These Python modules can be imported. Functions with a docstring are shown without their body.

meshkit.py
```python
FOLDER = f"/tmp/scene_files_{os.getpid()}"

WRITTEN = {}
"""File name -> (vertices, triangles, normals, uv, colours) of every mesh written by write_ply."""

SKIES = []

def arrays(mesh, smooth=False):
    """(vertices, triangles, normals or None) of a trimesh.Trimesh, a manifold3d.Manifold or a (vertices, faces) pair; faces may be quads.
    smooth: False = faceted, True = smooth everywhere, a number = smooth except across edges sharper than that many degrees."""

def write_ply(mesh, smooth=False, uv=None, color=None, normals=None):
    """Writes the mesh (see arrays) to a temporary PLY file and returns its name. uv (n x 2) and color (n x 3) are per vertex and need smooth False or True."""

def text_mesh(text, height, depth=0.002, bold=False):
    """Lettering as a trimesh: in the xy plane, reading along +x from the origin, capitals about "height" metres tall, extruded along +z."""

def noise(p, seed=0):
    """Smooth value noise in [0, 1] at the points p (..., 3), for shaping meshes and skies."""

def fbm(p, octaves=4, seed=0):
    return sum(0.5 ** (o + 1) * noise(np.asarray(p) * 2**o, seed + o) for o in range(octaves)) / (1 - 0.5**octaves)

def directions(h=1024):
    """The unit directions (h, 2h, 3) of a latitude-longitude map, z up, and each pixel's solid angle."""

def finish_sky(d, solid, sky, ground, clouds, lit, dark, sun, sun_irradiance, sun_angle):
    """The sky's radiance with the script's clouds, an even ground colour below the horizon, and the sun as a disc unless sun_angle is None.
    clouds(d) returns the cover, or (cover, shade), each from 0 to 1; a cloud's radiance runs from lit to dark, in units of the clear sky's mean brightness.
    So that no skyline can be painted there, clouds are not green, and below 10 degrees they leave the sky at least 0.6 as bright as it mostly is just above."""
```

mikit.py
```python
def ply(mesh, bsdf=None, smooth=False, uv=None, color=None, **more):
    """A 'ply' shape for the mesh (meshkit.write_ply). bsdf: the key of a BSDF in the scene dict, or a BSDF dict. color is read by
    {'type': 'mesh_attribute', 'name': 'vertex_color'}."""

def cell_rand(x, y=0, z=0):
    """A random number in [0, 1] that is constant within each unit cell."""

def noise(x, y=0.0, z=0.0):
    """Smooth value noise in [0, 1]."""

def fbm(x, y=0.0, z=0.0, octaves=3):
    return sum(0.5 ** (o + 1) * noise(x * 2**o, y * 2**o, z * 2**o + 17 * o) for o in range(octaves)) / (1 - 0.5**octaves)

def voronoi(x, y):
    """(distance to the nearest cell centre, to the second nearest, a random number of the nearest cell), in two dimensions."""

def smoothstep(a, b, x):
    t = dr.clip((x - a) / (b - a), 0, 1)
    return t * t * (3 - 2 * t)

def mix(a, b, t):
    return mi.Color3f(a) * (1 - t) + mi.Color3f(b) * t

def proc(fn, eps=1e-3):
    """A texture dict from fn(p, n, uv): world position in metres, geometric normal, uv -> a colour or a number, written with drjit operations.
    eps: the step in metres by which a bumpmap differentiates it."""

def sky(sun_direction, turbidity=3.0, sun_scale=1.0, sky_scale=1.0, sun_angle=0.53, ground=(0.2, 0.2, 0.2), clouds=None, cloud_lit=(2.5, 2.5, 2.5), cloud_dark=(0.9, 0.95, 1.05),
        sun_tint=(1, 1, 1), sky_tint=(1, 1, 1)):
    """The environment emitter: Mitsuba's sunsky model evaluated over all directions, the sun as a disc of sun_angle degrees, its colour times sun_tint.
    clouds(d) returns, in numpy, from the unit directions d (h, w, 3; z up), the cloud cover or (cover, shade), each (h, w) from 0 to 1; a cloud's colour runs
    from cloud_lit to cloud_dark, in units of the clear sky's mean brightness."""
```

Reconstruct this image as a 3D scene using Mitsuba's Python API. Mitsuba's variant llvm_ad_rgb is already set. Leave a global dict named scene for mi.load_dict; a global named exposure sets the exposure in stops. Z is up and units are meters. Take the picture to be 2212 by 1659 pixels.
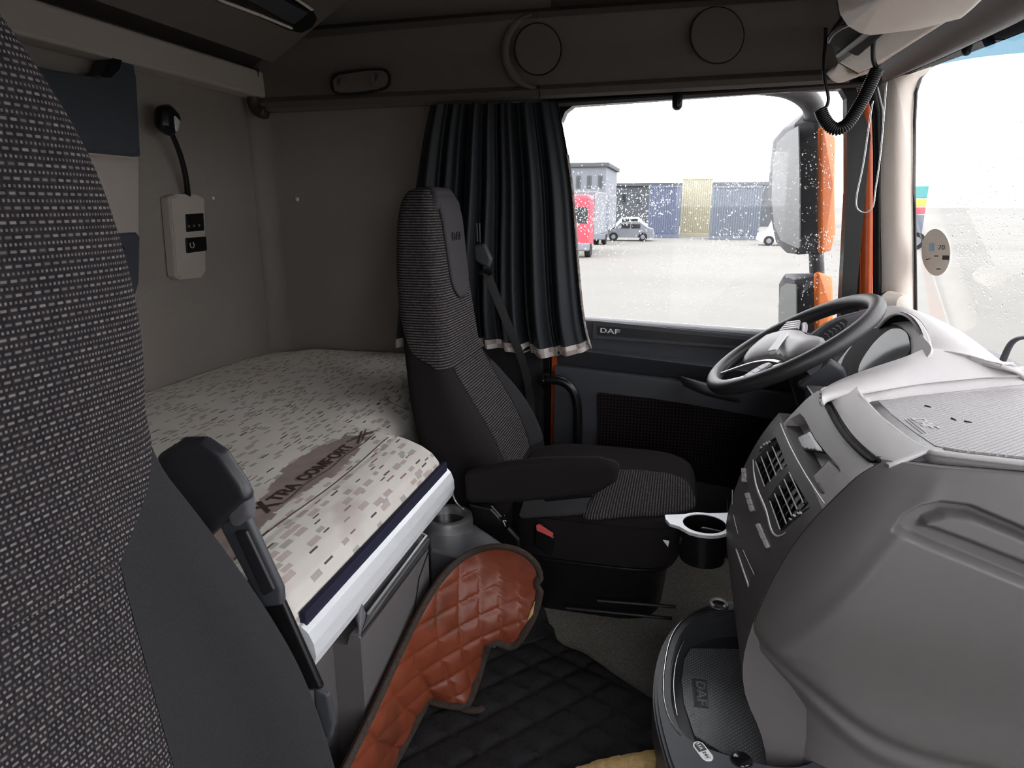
import math, random
import numpy as np
import trimesh, manifold3d as m3, shapely
import mitsuba as mi, mikit, meshkit
import drjit as dr
from mikit import proc, noise, fbm, cell_rand, smoothstep, mix
from scipy.interpolate import make_interp_spline, RBFInterpolator
from scipy.spatial import Delaunay
random.seed(7)
rng = np.random.default_rng(7)
scene, labels = {}, {}

# ---------------------------------------------------------------- camera, sky, exposure
W, H, FOC = 2212, 1659, 1450.0
EYE = np.array([0.0, 0.0, 1.0])
PITCH, YAW = math.radians(14.8), math.radians(14.0)
HEAD = np.array([-math.sin(YAW), math.cos(YAW), 0.0])
RIGHT = np.array([math.cos(YAW), math.sin(YAW), 0.0])
FWD = HEAD * math.cos(PITCH) - np.array([0, 0, math.sin(PITCH)])
UP = HEAD * math.sin(PITCH) + np.array([0, 0, math.cos(PITCH)])
T = mi.ScalarTransform4f
scene['camera'] = {'type': 'perspective', 'fov': 2 * math.degrees(math.atan(W / 2 / FOC)), 'fov_axis': 'x', 'near_clip': 0.02, 'far_clip': 500.0,
                   'to_world': T().look_at(origin=EYE.tolist(), target=(EYE + FWD).tolist(), up=[0, 0, 1])}
scene['sky'] = mikit.sky([0.3, -0.5, 0.8], turbidity=6.0, sun_scale=0.0, sun_angle=None, ground=(0.25, 0.25, 0.24),
                         clouds=lambda d: (np.ones(d.shape[:2]), np.clip(0.35 + 0.5 * meshkit.fbm(d * 2.5, 3, 5) - 0.5 * np.clip(d[..., 2], 0, 1), 0, 1)),
                         cloud_lit=(1.0, 1.0, 1.02), cloud_dark=(0.8, 0.81, 0.84))
exposure = 4.9

# ---------------------------------------------------------------- helpers
def ray(u, v):
    return FWD + RIGHT * ((u - W / 2) / FOC) + UP * ((H / 2 - v) / FOC)
def at(u, v, x=None, y=None, z=None):
    """The point of the plane x=, y= or z= that a spot of the photograph shows."""
    r = ray(u, v)
    k, t = (0, x) if x is not None else (1, y) if y is not None else (2, z)
    return EYE + r * ((t - EYE[k]) / r[k])
def atp(u, v, p0, n):
    r = ray(u, v); n = np.asarray(n, float)
    return EYE + r * (((np.asarray(p0) - EYE) @ n) / (r @ n))
def unit(v):
    v = np.asarray(v, float); return v / np.linalg.norm(v)
def num(key):
    if key not in scene and key not in labels and not any(k.startswith(key + '__') for k in scene): return key
    i = 1
    while f'{key}_{i:03d}' in scene or f'{key}_{i:03d}' in labels or any(k.startswith(f'{key}_{i:03d}__') for k in scene): i += 1
    return f'{key}_{i:03d}'
def tag(key, label=None, cat=None, group=None, kind=None):
    d = {k: v for k, v in (('label', label), ('category', cat), ('group', group), ('kind', kind)) if v}
    if d: labels[key] = {**labels.get(key, {}), **d}
    return key
def thing(name, label, cat, group=None):
    return tag(num(name), label, cat, group)
def obj(name, mesh, bsdf, parent=None, smooth=False, label=None, cat=None, group=None, kind=None, uv=None):
    key = num(f'{parent}__{name}' if parent else name)
    scene[key] = mikit.ply(mesh, bsdf, smooth=smooth, uv=uv)
    tag(key, label, cat, group, kind)
    return key
def struct(name, mesh, bsdf, label=None, smooth=False, uv=None):
    return obj(name, mesh, bsdf, None, smooth, label, kind='structure', uv=uv)
def mjoin(*ms):
    ms = [tm(m) for m in ms]
    return trimesh.util.concatenate(ms)
def tm(m):
    if hasattr(m, 'to_mesh'):
        q = m.to_mesh(); return trimesh.Trimesh(np.array(q.vert_properties[:, :3]), np.array(q.tri_verts), process=False)
    return m
def mani(t):
    return m3.Manifold(m3.Mesh(np.asarray(t.vertices, np.float32), np.asarray(t.faces, np.uint32)))
def frame(ex=None, ey=None, ez=None, o=(0, 0, 0)):
    M = np.eye(4); M[:3, 0], M[:3, 1], M[:3, 2], M[:3, 3] = ex, ey, ez, o
    return M
def rotm(rx=0, ry=0, rz=0):
    return trimesh.transformations.euler_matrix(rx, ry, rz)[:3, :3]
def rbox(c, s, r=0.004, R=None, seg=12):
    """A box with rounded edges about c; R turns it."""
    s = np.asarray(s, float) / 2; r = min(r, 0.98 * s.min())
    ball = m3.Manifold.sphere(r, seg)
    m = tm(m3.Manifold.batch_hull([ball.translate([float(a * (s[0] - r)), float(b * (s[1] - r)), float(d * (s[2] - r))]) for a in (-1, 1) for b in (-1, 1) for d in (-1, 1)]))
    v = m.vertices @ (np.eye(3) if R is None else np.asarray(R)).T + np.asarray(c)
    return trimesh.Trimesh(v, m.faces, process=False)
def box2(a, b, r=0.003):
    a, b = np.minimum(a, b), np.maximum(a, b)
    return rbox((a + b) / 2, b - a, r)
def hullpts(P, r, seg=10):
    ball = m3.Manifold.sphere(r, seg)
    return tm(m3.Manifold.batch_hull([ball.translate([float(x) for x in p]) for p in P]))
def spline(P, n, closed=False):
    P = np.asarray(P, float)
    if closed: P = np.vstack([P, P[:1]])
    t = np.r_[0, np.cumsum(np.linalg.norm(np.diff(P, axis=0), axis=1))]; t /= t[-1]
    if closed: f = make_interp_spline(t, P, k=3, bc_type='periodic')
    else: f = make_interp_spline(t, P, k=min(3, len(P) - 1))
    return f(np.linspace(0, 1, n, endpoint=not closed))
def frames(P, up=(0, 0, 1), closed=False):
    P = np.asarray(P, float)
    tg = np.roll(P, -1, 0) - np.roll(P, 1, 0) if closed else np.gradient(P, axis=0)
    tg /= np.linalg.norm(tg, axis=1, keepdims=True) + 1e-12
    n = np.zeros_like(P); u = np.asarray(up, float)
    for i in range(len(P)):
        u = u - tg[i] * (u @ tg[i])
        if np.linalg.norm(u) < 1e-6: u = np.cross(tg[i], [0.3, 0.5, 0.8])
        u = u / np.linalg.norm(u); n[i] = u
    return tg, n, np.cross(tg, n)
def tube(P, r, k=12, closed=False, flat=1.0, up=(0, 0, 1)):
    P = np.asarray(P, float); r = np.broadcast_to(np.asarray(r, float), len(P))
    tg, n, b = frames(P, up, closed)
    a = np.arange(k) * 2 * np.pi / k
    V = P[:, None] + r[:, None, None] * (np.cos(a)[None, :, None] * b[:, None] + flat * np.sin(a)[None, :, None] * n[:, None])
    m = len(P); F = []
    for i in range(m if closed else m - 1):
        j = (i + 1) % m
        for q in range(k):
            q2 = (q + 1) % k
            F += [[i * k + q, i * k + q2, j * k + q2], [i * k + q, j * k + q2, j * k + q]]
    V = V.reshape(-1, 3)
    if not closed:
        V = np.vstack([V, P[:1], P[-1:]]); c0, c1 = len(V) - 2, len(V) - 1
        for q in range(k):
            q2 = (q + 1) % k
            F += [[c0, q2, q], [c1, (m - 1) * k + q, (m - 1) * k + q2]]
    return trimesh.Trimesh(V, np.array(F), process=False)
def gridF(m, n, off=0):
    i, j = np.meshgrid(np.arange(m - 1), np.arange(n - 1), indexing='ij')
    a = (i * n + j).ravel() + off
    return np.vstack([np.c_[a, a + n, a + n + 1], np.c_[a, a + n + 1, a + 1]])
def gnormals(G):
    du, dv = np.gradient(G, axis=0), np.gradient(G, axis=1)
    N = np.cross(du, dv); return N / (np.linalg.norm(N, axis=-1, keepdims=True) + 1e-12)
def slab(G, th, back=None):
    """A closed sheet of thickness th behind the grid of points G; back: roughly where its back side lies."""
    G = np.asarray(G, float); m, n = G.shape[:2]
    N = gnormals(G)
    if back is None: back = N.reshape(-1, 3).mean(0) * (1 if N.reshape(-1, 3).mean(0) @ (G.reshape(-1, 3).mean(0) - EYE) > 0 else -1)
    s = np.sign(N.reshape(-1, 3).mean(0) @ np.asarray(back)) or 1
    B = G + N * s * th
    V = np.vstack([G.reshape(-1, 3), B.reshape(-1, 3)]); k = m * n
    F = [gridF(m, n), gridF(m, n, k)[:, ::-1]]
    ring = [i * n for i in range(m)] + [(m - 1) * n + j for j in range(1, n)] + [i * n + n - 1 for i in range(m - 2, -1, -1)] + [j for j in range(n - 2, 0, -1)]
    r = np.array(ring); r2 = np.roll(r, -1)
    F += [np.c_[r, r + k, r2 + k], np.c_[r, r2 + k, r2]]
    F = np.vstack(F)
    t = trimesh.Trimesh(V, F, process=False)
    if t.volume < 0: t.invert()
    return t
def loft(C, m, n):
    C = np.asarray(C, float); a, b = C.shape[:2]
    A = make_interp_spline(np.linspace(0, 1, a), C, k=min(3, a - 1), axis=0)(np.linspace(0, 1, m))
    return make_interp_spline(np.linspace(0, 1, b), A, k=min(3, b - 1), axis=1)(np.linspace(0, 1, n))
def extr(poly, h):
    """Extrudes a shapely polygon by h along z."""
    gs = getattr(poly, 'geoms', [poly])
    return trimesh.util.concatenate([trimesh.creation.extrude_polygon(g, h, engine='earcut') for g in gs])
def basis(n, up=(0, 0, 1)):
    n = unit(n); ex = np.cross(up, n)
    ex = unit(ex) if np.linalg.norm(ex) > 1e-6 else np.array([1.0, 0, 0])
    return ex, np.cross(n, ex), n
def pplate(pts, n, th, r=0.0, sink=0.0, p0=None, bev=0.0):
    """A plate with the outline pts (points of 3-D on a plane of normal n), th thick along n; corners rounded by r, front edge bevelled by bev."""
    pts = np.asarray(pts, float); p0 = pts.mean(0) if p0 is None else np.asarray(p0); ex, ey, ez = basis(n)
    q = (pts - p0) @ np.c_[ex, ey]
    pol = shapely.Polygon(q).buffer(0)
    if r: pol = pol.buffer(-r, quad_segs=5).buffer(r, quad_segs=5)
    if bev:
        parts = [extr(pol, th - bev)]
        for k in range(3):
            t2 = extr(pol.buffer(-bev * (1 - math.cos(math.pi / 2 * (k + 1) / 3)) * 0.8 - 1e-5), bev * (k + 1) / 3 * 0.999); t2.apply_translation([0, 0, th - bev]); parts.append(t2)
        m = trimesh.util.concatenate(parts)
    else: m = extr(pol, th)
    m.apply_translation([0, 0, -sink]); m.apply_transform(frame(ex, ey, ez, p0))
    return m
def sheet(B, th, step=0.01, disp=None, n=None, inner=(), uvrot=0.0, back=True, wavy=None):
    """A sheet through the closed outline B (3-D): meshed inside, its height over the mean plane smoothly interpolated from outline and inner points."""
    B = np.asarray(B, float); S = np.vstack([B, np.asarray(inner).reshape(-1, 3)])
    c = S.mean(0); w, v = np.linalg.eigh(np.cov((S - c).T)); nn = v[:, 0]
    if n is not None: nn = unit(n)
    if nn @ (EYE - c) < 0 and n is None: nn = -nn
    ex, ey, ez = basis(nn)
    q, hgt = (S - c) @ np.c_[ex, ey], (S - c) @ ez
    pol = shapely.Polygon(q[:len(B)]).buffer(0)
    if pol.geom_type != 'Polygon': pol = max(pol.geoms, key=lambda g: g.area)
    ring = pol.exterior; L = ring.length; k = max(12, int(L / step))
    rp = np.array([ring.interpolate(t).coords[0] for t in np.linspace(0, L, k, endpoint=False)])
    x0, y0, x1, y1 = pol.bounds
    gx, gy = np.meshgrid(np.arange(x0, x1, step), np.arange(y0, y1, step))
    gp = np.c_[gx.ravel(), gy.ravel()]
    gp = gp[shapely.contains_xy(pol.buffer(-0.45 * step), gp[:, 0], gp[:, 1])]
    A = np.vstack([rp, gp])
    tri = Delaunay(A).simplices
    cen = A[tri].mean(1); tri = tri[shapely.contains_xy(pol, cen[:, 0], cen[:, 1])]
    a2 = np.cross(np.c_[A[tri[:, 1]] - A[tri[:, 0]], np.zeros(len(tri))], np.c_[A[tri[:, 2]] - A[tri[:, 0]], np.zeros(len(tri))])[:, 2]
    tri = tri[np.abs(a2) > 1e-12]; a2 = a2[np.abs(a2) > 1e-12]; tri[a2 < 0] = tri[a2 < 0][:, ::-1]
    if np.abs(hgt).max() > 1e-4:
        u_, idx = np.unique(np.round(q, 5), axis=0, return_index=True)
        z = RBFInterpolator(q[idx], hgt[idx], kernel='thin_plate_spline', smoothing=1e-6)(A)
    else: z = np.zeros(len(A))
    P3 = c + A @ np.c_[ex, ey].T + z[:, None] * ez
    edge = np.array([pol.exterior.distance(shapely.Point(*p)) for p in A]) if disp is not None else None
    d = disp(P3, A, edge) if disp is not None else np.zeros(len(A))
    top, bot = P3 + d[:, None] * ez, P3 - th * ez
    k2 = len(A); r = np.arange(k); r2 = np.roll(r, -1)
    sgn = shapely.Polygon(rp).exterior.is_ccw
    side = np.vstack([np.c_[r, r + k2, r2 + k2], np.c_[r, r2 + k2, r2]])
    F = np.vstack([tri, tri[:, ::-1] + k2, side if sgn else side[:, ::-1]])
    return trimesh.Trimesh(np.vstack([top, bot]), F, process=False), A
def text(s, h, o, ex, ey, depth=0.0012, bold=True, center=True, stretch=1.0):
    m = meshkit.text_mesh(s, h, depth, bold)
    m.vertices[:, 0] *= stretch
    if center: m.apply_translation([-(m.bounds[0, 0] + m.bounds[1, 0]) / 2, -h / 2, 0])
    ex, ey = unit(ex), unit(ey)
    m.apply_transform(frame(ex, ey, np.cross(ex, ey), o)); return m
def lathe(prof, o, axis=(0, 0, 1), k=32):
    m = trimesh.creation.revolve(np.asarray(prof, float), sections=k)
    ex, ey, ez = basis(axis, (0, 0, 1) if abs(unit(axis)[2]) < 0.95 else (1, 0, 0))
    m.apply_transform(frame(ex, ey, ez, o)); return m
def ringtorus(o, n, R, r, k=48, s=10, a0=0, a1=2 * np.pi):
    ex, ey, ez = basis(n, (0, 0, 1) if abs(unit(n)[2]) < 0.95 else (1, 0, 0)); full = abs(a1 - a0 - 2 * np.pi) < 1e-6
    a = np.linspace(a0, a1, k, endpoint=not full)
    return tube(np.asarray(o) + R * (np.cos(a)[:, None] * ex + np.sin(a)[:, None] * ey), r, s, closed=full, up=n)

# ---------------------------------------------------------------- materials
def srgb(r, g, b):
    c = np.array([r, g, b]) / 255.0
    return np.where(c < 0.04045, c / 12.92, ((c + 0.055) / 1.055) ** 2.4).tolist()
def rgb(c): return {'type': 'rgb', 'value': [float(x) for x in c]}
def mat(name, c, rough=0.5, spec=0.5, metallic=0.0, bump=None, **k):
    b = {'type': 'principled', 'base_color': c if isinstance(c, dict) else rgb(c), 'roughness': rough, 'specular': spec, 'metallic': metallic, **k}
    if bump: b = {'type': 'bumpmap', 'arbitrary': bump[0], 'scale': bump[1], 'bsdf': b}
    scene[name] = {'type': 'twosided', 'bsdf': b}
def grain(p, n, uv): return fbm(p.x * 900, p.y * 900, p.z * 900, 2)
def speck(a, b, f=700.0):
    def fn(p, n, uv): return mix(a, b, fbm(p.x * f, p.y * f, p.z * f, 2))
    return proc(fn)
mat('plastic_light', (0.45, 0.43, 0.428), 0.55, 0.4)
mat('plastic_console', (0.112, 0.104, 0.104), 0.5, 0.4)
mat('plastic_grey', (0.12, 0.12, 0.13), 0.45, 0.45)
mat('plastic_slate', (0.060, 0.063, 0.072), 0.42, 0.45)
mat('plastic_dark', (0.022, 0.021, 0.024), 0.4, 0.45)
mat('plastic_black', (0.008, 0.008, 0.009), 0.3, 0.5)
mat('rubber_black', (0.008, 0.008, 0.009), 0.75, 0.2)
mat('gloss_black', (0.006, 0.006, 0.007), 0.08, 0.5)
mat('beige_trim', (0.78, 0.69, 0.61), 0.5, 0.35)
mat('beige_dim', (0.48, 0.43, 0.385), 0.55, 0.3)
mat('beige_cloth', speck((0.25, 0.222, 0.198), (0.33, 0.298, 0.270), 500.0), 0.9, 0.1)
mat('header_trim', (0.15, 0.132, 0.12), 0.65, 0.25)
mat('rail_brown', (0.06, 0.05, 0.05), 0.45, 0.4)
mat('grey_blue', (0.06, 0.068, 0.08), 0.6, 0.3)
mat('silver', (0.80, 0.82, 0.84), 0.38, 0.5, 0.25)
mat('chrome', (0.82, 0.82, 0.82), 0.15, 0.5, 1.0)
mat('satin_metal', (0.62, 0.62, 0.62), 0.3, 0.5, 0.85)
mat('white_mark', (0.85, 0.85, 0.84), 0.5)
mat('navy_strip', (0.018, 0.018, 0.04), 0.7, 0.2)
mat('leather_black', (0.030, 0.030, 0.036), 0.40, 0.6)
mat('wheel_leather', (0.03, 0.029, 0.031), 0.42, 0.55)
mat('wheel_grey', (0.40, 0.38, 0.39), 0.42, 0.45)
mat('fabric_dark', speck((0.013, 0.011, 0.012), (0.024, 0.021, 0.022), 900.0), 0.9, 0.1)
mat('fabric_slate', speck((0.028, 0.029, 0.032), (0.045, 0.044, 0.046), 900.0), 0.92, 0.1)
mat('headrest_patch', speck((0.035, 0.031, 0.034), (0.055, 0.050, 0.054), 300.0), 0.7, 0.2)
mat('orange_paint', (0.62, 0.10, 0.012), 0.3, 0.5, clearcoat=0.6)
mat('orange_shell', (0.85, 0.19, 0.02), 0.35, 0.5, clearcoat=0.6)
mat('red_plastic', (0.75, 0.12, 0.12), 0.4)
mat('rubber_mat', (0.055, 0.057, 0.063), 0.42, 0.5)
mat('rubber_light', (0.30, 0.29, 0.29), 0.55, 0.4)
mat('carpet', speck((0.11, 0.104, 0.09), (0.30, 0.282, 0.25), 420.0), 1.0, 0.0)
mat('quilt_black', speck((0.012, 0.012, 0.014), (0.022, 0.021, 0.022), 260.0), 0.75, 0.25)
def quilt_fn(p, n, uv):
    d = fbm(p.x * 14, p.y * 14, p.z * 14, 3)
    g = smoothstep(0.55, 0.8, fbm(p.x * 9 + 5, p.y * 9, p.z * 9, 3))
    return mix(mix((0.17, 0.037, 0.016), (0.235, 0.058, 0.030), d), (0.05, 0.022, 0.012), 0.5 * g)
mat('quilt_orange', proc(quilt_fn), 0.42, 0.5)
mat('binding_brown', speck((0.035, 0.026, 0.022), (0.075, 0.058, 0.050), 300.0), 0.9, 0.1)
mat('foam_yellow', speck((0.42, 0.27, 0.10), (0.62, 0.45, 0.22), 160.0), 0.95, 0.1)
mat('curtain_cloth', speck((0.012, 0.015, 0.019), (0.020, 0.024, 0.028), 1200.0), 0.55, 0.35, sheen=0.3)
def hem_fn(p, n, uv):
    return mix((0.42, 0.36, 0.33), (0.72, 0.66, 0.62), dr.select(cell_rand(dr.floor(uv.x * 90), dr.floor(uv.y * 2), 3) > 0.5, 1.0, 0.0))
mat('hem_cloth', proc(hem_fn), 0.9, 0.1)
mat('mirror_face', (0.17, 0.175, 0.175), 0.4, 0.5, 0.4)
mat('cluster_glass', (0.09, 0.095, 0.10), 0.10, 0.15)
mat('blue_print', (0.25, 0.40, 0.55), 0.6)
mat('sticker_paper', (0.62, 0.55, 0.48), 0.7)
mat('print_dark', (0.03, 0.02, 0.02), 0.7)
mat('text_brown', (0.05, 0.03, 0.028), 0.8)
mat('belt_web', (0.02, 0.019, 0.02), 0.7, 0.3)
mat('lamp_lens', (0.55, 0.55, 0.52), 0.2, 0.6)
scene['pane_glass'] = {'type': 'thindielectric', 'int_ior': 1.35}
scene['tint_glass'] = {'type': 'thindielectric', 'int_ior': 1.3, 'specular_transmittance': rgb((0.10, 0.185, 0.24))}
scene['water'] = {'type': 'dielectric', 'int_ior': 1.33, 'ext_ior': 1.0}

# weave of the passenger seat: rows of pale knots, dash rows and dot rows in turn; uv in metres
def weave_fn(p, n, uv):
    row = uv.y / 0.0060; i = dr.floor(row); f = row - i
    odd = i - 2 * dr.floor(i / 2)
    per = dr.select(odd > 0.5, 0.0046, 0.0092)
    col = uv.x / per + 0.37 * i; j = dr.floor(col); g = col - j
    inrow = smoothstep(0.22, 0.34, f) * (1 - smoothstep(0.62, 0.76, f))
    wid = dr.select(odd > 0.5, 0.62, 0.78)
    incol = smoothstep(0.06, 0.2, g) * (1 - smoothstep(wid - 0.1, wid + 0.06, g))
    bri = 0.65 + 0.7 * cell_rand(i, j, 4)
    k = inrow * incol
    return mix(mix((0.022, 0.020, 0.023), (0.036, 0.032, 0.035), cell_rand(i, j * 2, 9)), mi.Color3f(0.19, 0.172, 0.168) * bri, k)
mat('fabric_weave', proc(weave_fn), 0.95, 0.1)
def rib_fn(p, n, uv):
    row = uv.y / 0.0066; i = dr.floor(row); f = row - i
    k = smoothstep(0.15, 0.4, f) * (1 - smoothstep(0.62, 0.88, f))
    c = uv.x / 0.0045 + 0.5 * i; j = dr.floor(c)
    return mix((0.016, 0.014, 0.015), mi.Color3f(0.095, 0.085, 0.084) * (0.7 + 0.6 * cell_rand(i, j, 2)), k)
mat('fabric_rib', proc(rib_fn), 0.95, 0.1)
def dots_fn(p, n, uv):
    a, b = p.x / 0.011, p.z / 0.011
    fa, fb = a - dr.floor(a) - 0.5, b - dr.floor(b) - 0.5
    k = 1 - smoothstep(0.2, 0.36, dr.sqrt(fa * fa + fb * fb))
    return mix((0.012, 0.009, 0.010), (0.034, 0.026, 0.027), k)
mat('door_weave', proc(dots_fn), 0.95, 0.1)
# mattress ticking: dashes of grey, pink brown and near black in staggered cells, the brown woven band and its stains
def tick_fn(p, n, uv):
    x, y = uv.x, uv.y
    base = mix((0.66, 0.62, 0.56), (0.74, 0.70, 0.65), fbm(x * 12, y * 12, 1.0, 3))
    col = mi.Color3f(base)
    for s, (cw, cl) in enumerate(((0.0115, 0.032), (0.0145, 0.042))):
        a = x / cw + 0.37 * s; i = dr.floor(a); fa = a - i
        b = y / cl + 0.43 * i + cell_rand(i, s, 7) * 0.8; j = dr.floor(b); fb = b - j
        r, r2, r3 = cell_rand(i, j, 11 + s), cell_rand(i, j, 23 + s), cell_rand(i, j, 31 + s)
        thin = r2 > 0.60
        hi = dr.select(thin, 0.26, 0.74)
        ins = dr.select((fa < hi) & (fb > 0.10) & (fb < 0.62 + 0.28 * r3) & (r > 0.76), 1.0, 0.0)
        tone = dr.select(r2 > 0.82, 1.0, 0.0)
        c1 = mix((0.42, 0.41, 0.375), (0.50, 0.42, 0.39), smoothstep(0.55, 0.7, r3))
        c2 = mix((0.10, 0.085, 0.08), (0.30, 0.17, 0.15), smoothstep(0.45, 0.6, r3))
        c = dr.select(thin, mi.Color3f(c2) * (0.75 + 0.5 * r), mi.Color3f(c1))
        col = col * (1 - ins) + mi.Color3f(c) * ins
    # brown band behind the lettering
    w = 0.028 + 0.016 * fbm(y * 9, x * 9, 3.0, 2) + 0.014 * noise(dr.floor(y * 42), x * 3, 5.0) + 0.014 * dr.sin(y * 17 + 1.0)
    d = dr.abs(x + 0.688 - 0.012 * dr.sin(y * 9))
    band = (1 - smoothstep(w, w + 0.004, d)) * smoothstep(0.70, 0.72, y) * (1 - smoothstep(1.325, 1.335, y))
    col = col * (1 - band) + mi.Color3f(0.30, 0.235, 0.22) * (0.85 + 0.3 * fbm(x * 30, y * 30, 2.0, 2)) * band
    st = smoothstep(0.50, 0.66, fbm(x * 11 + 3, y * 7, 5.0, 3)) * (1 - smoothstep(0.05, 0.15, dr.abs(x + 0.61))) * (1 - smoothstep(1.25, 1.4, y))
    return col * (1 - 0.5 * st) + mi.Color3f(0.42, 0.32, 0.29) * 0.5 * st
mat('mattress_ticking', proc(tick_fn), 0.95, 0.1)

# ---------------------------------------------------------------- the cab's shell
YD = 2.25                                    # plane of the driver's side wall and door
XR = -1.49                                   # plane of the rear wall
def hslab(pts, y, th, holes=()):
    """An upright plate in the plane y, outline and holes given as (x, z)."""
    m = extr(shapely.Polygon(pts, holes), th)
    v = m.vertices.copy(); m.vertices = np.c_[v[:, 0], y + v[:, 2], v[:, 1]]; m.invert(); return m
struct('floor', trimesh.creation.box(bounds=[[-1.55, -0.1, -0.06], [1.0, 2.32, 0.0]]), 'carpet', 'grey brown carpet on the cab floor')
wr = [[-0.04 * math.cos(a) if 0 else 0, 0, 0] for a in (0,)]
G = np.array([[[XR + 0.004 * math.sin(y * 9 + z * 3), y, z] for y in np.linspace(-0.06, 2.30, 40)] for z in np.linspace(0.0, 1.98, 30)])
struct('wall_rear', slab(G, 0.05, (-1, 0, 0)), 'beige_cloth', 'beige cloth lined rear wall of the sleeper', True)
# bunk end wall with a rounded inner corner where it meets the rear wall
prof = [(XR + 0.004, 2.19), (XR + 0.012, 2.222), (XR + 0.032, 2.242), (XR + 0.06, 2.25)] + [(x, 2.25) for x in np.linspace(-1.3, -0.44, 10)]
struct('wall_driver', slab(np.array([[[x, y, z] for x, y in prof] for z in np.linspace(0.0, 1.98, 24)]), 0.05, (0, 1, 0)), 'beige_cloth', 'dark beige lined wall at the foot of the bunk', True)
struct('wall_passenger', hslab([(-1.55, -0.06), (1.05, -0.06), (1.05, 2.0), (-1.55, 2.0)], -0.12, 0.05, [[(-0.06, 0.0), (0.64, 0.0), (0.60, 1.33), (-0.02, 1.33), (-0.06, 1.27)]]), 'plastic_slate', 'near side wall round the open passenger door')
struct('ceiling', trimesh.creation.box(bounds=[[-1.55, -0.12, 1.98], [1.05, 2.35, 2.03]]), 'header_trim', 'dark roof lining')
struct('wall_front', trimesh.creation.box(bounds=[[0.93, -0.12, -0.06], [0.98, 2.25, 0.45]]), 'plastic_dark', 'bulkhead below the windscreen')


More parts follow.
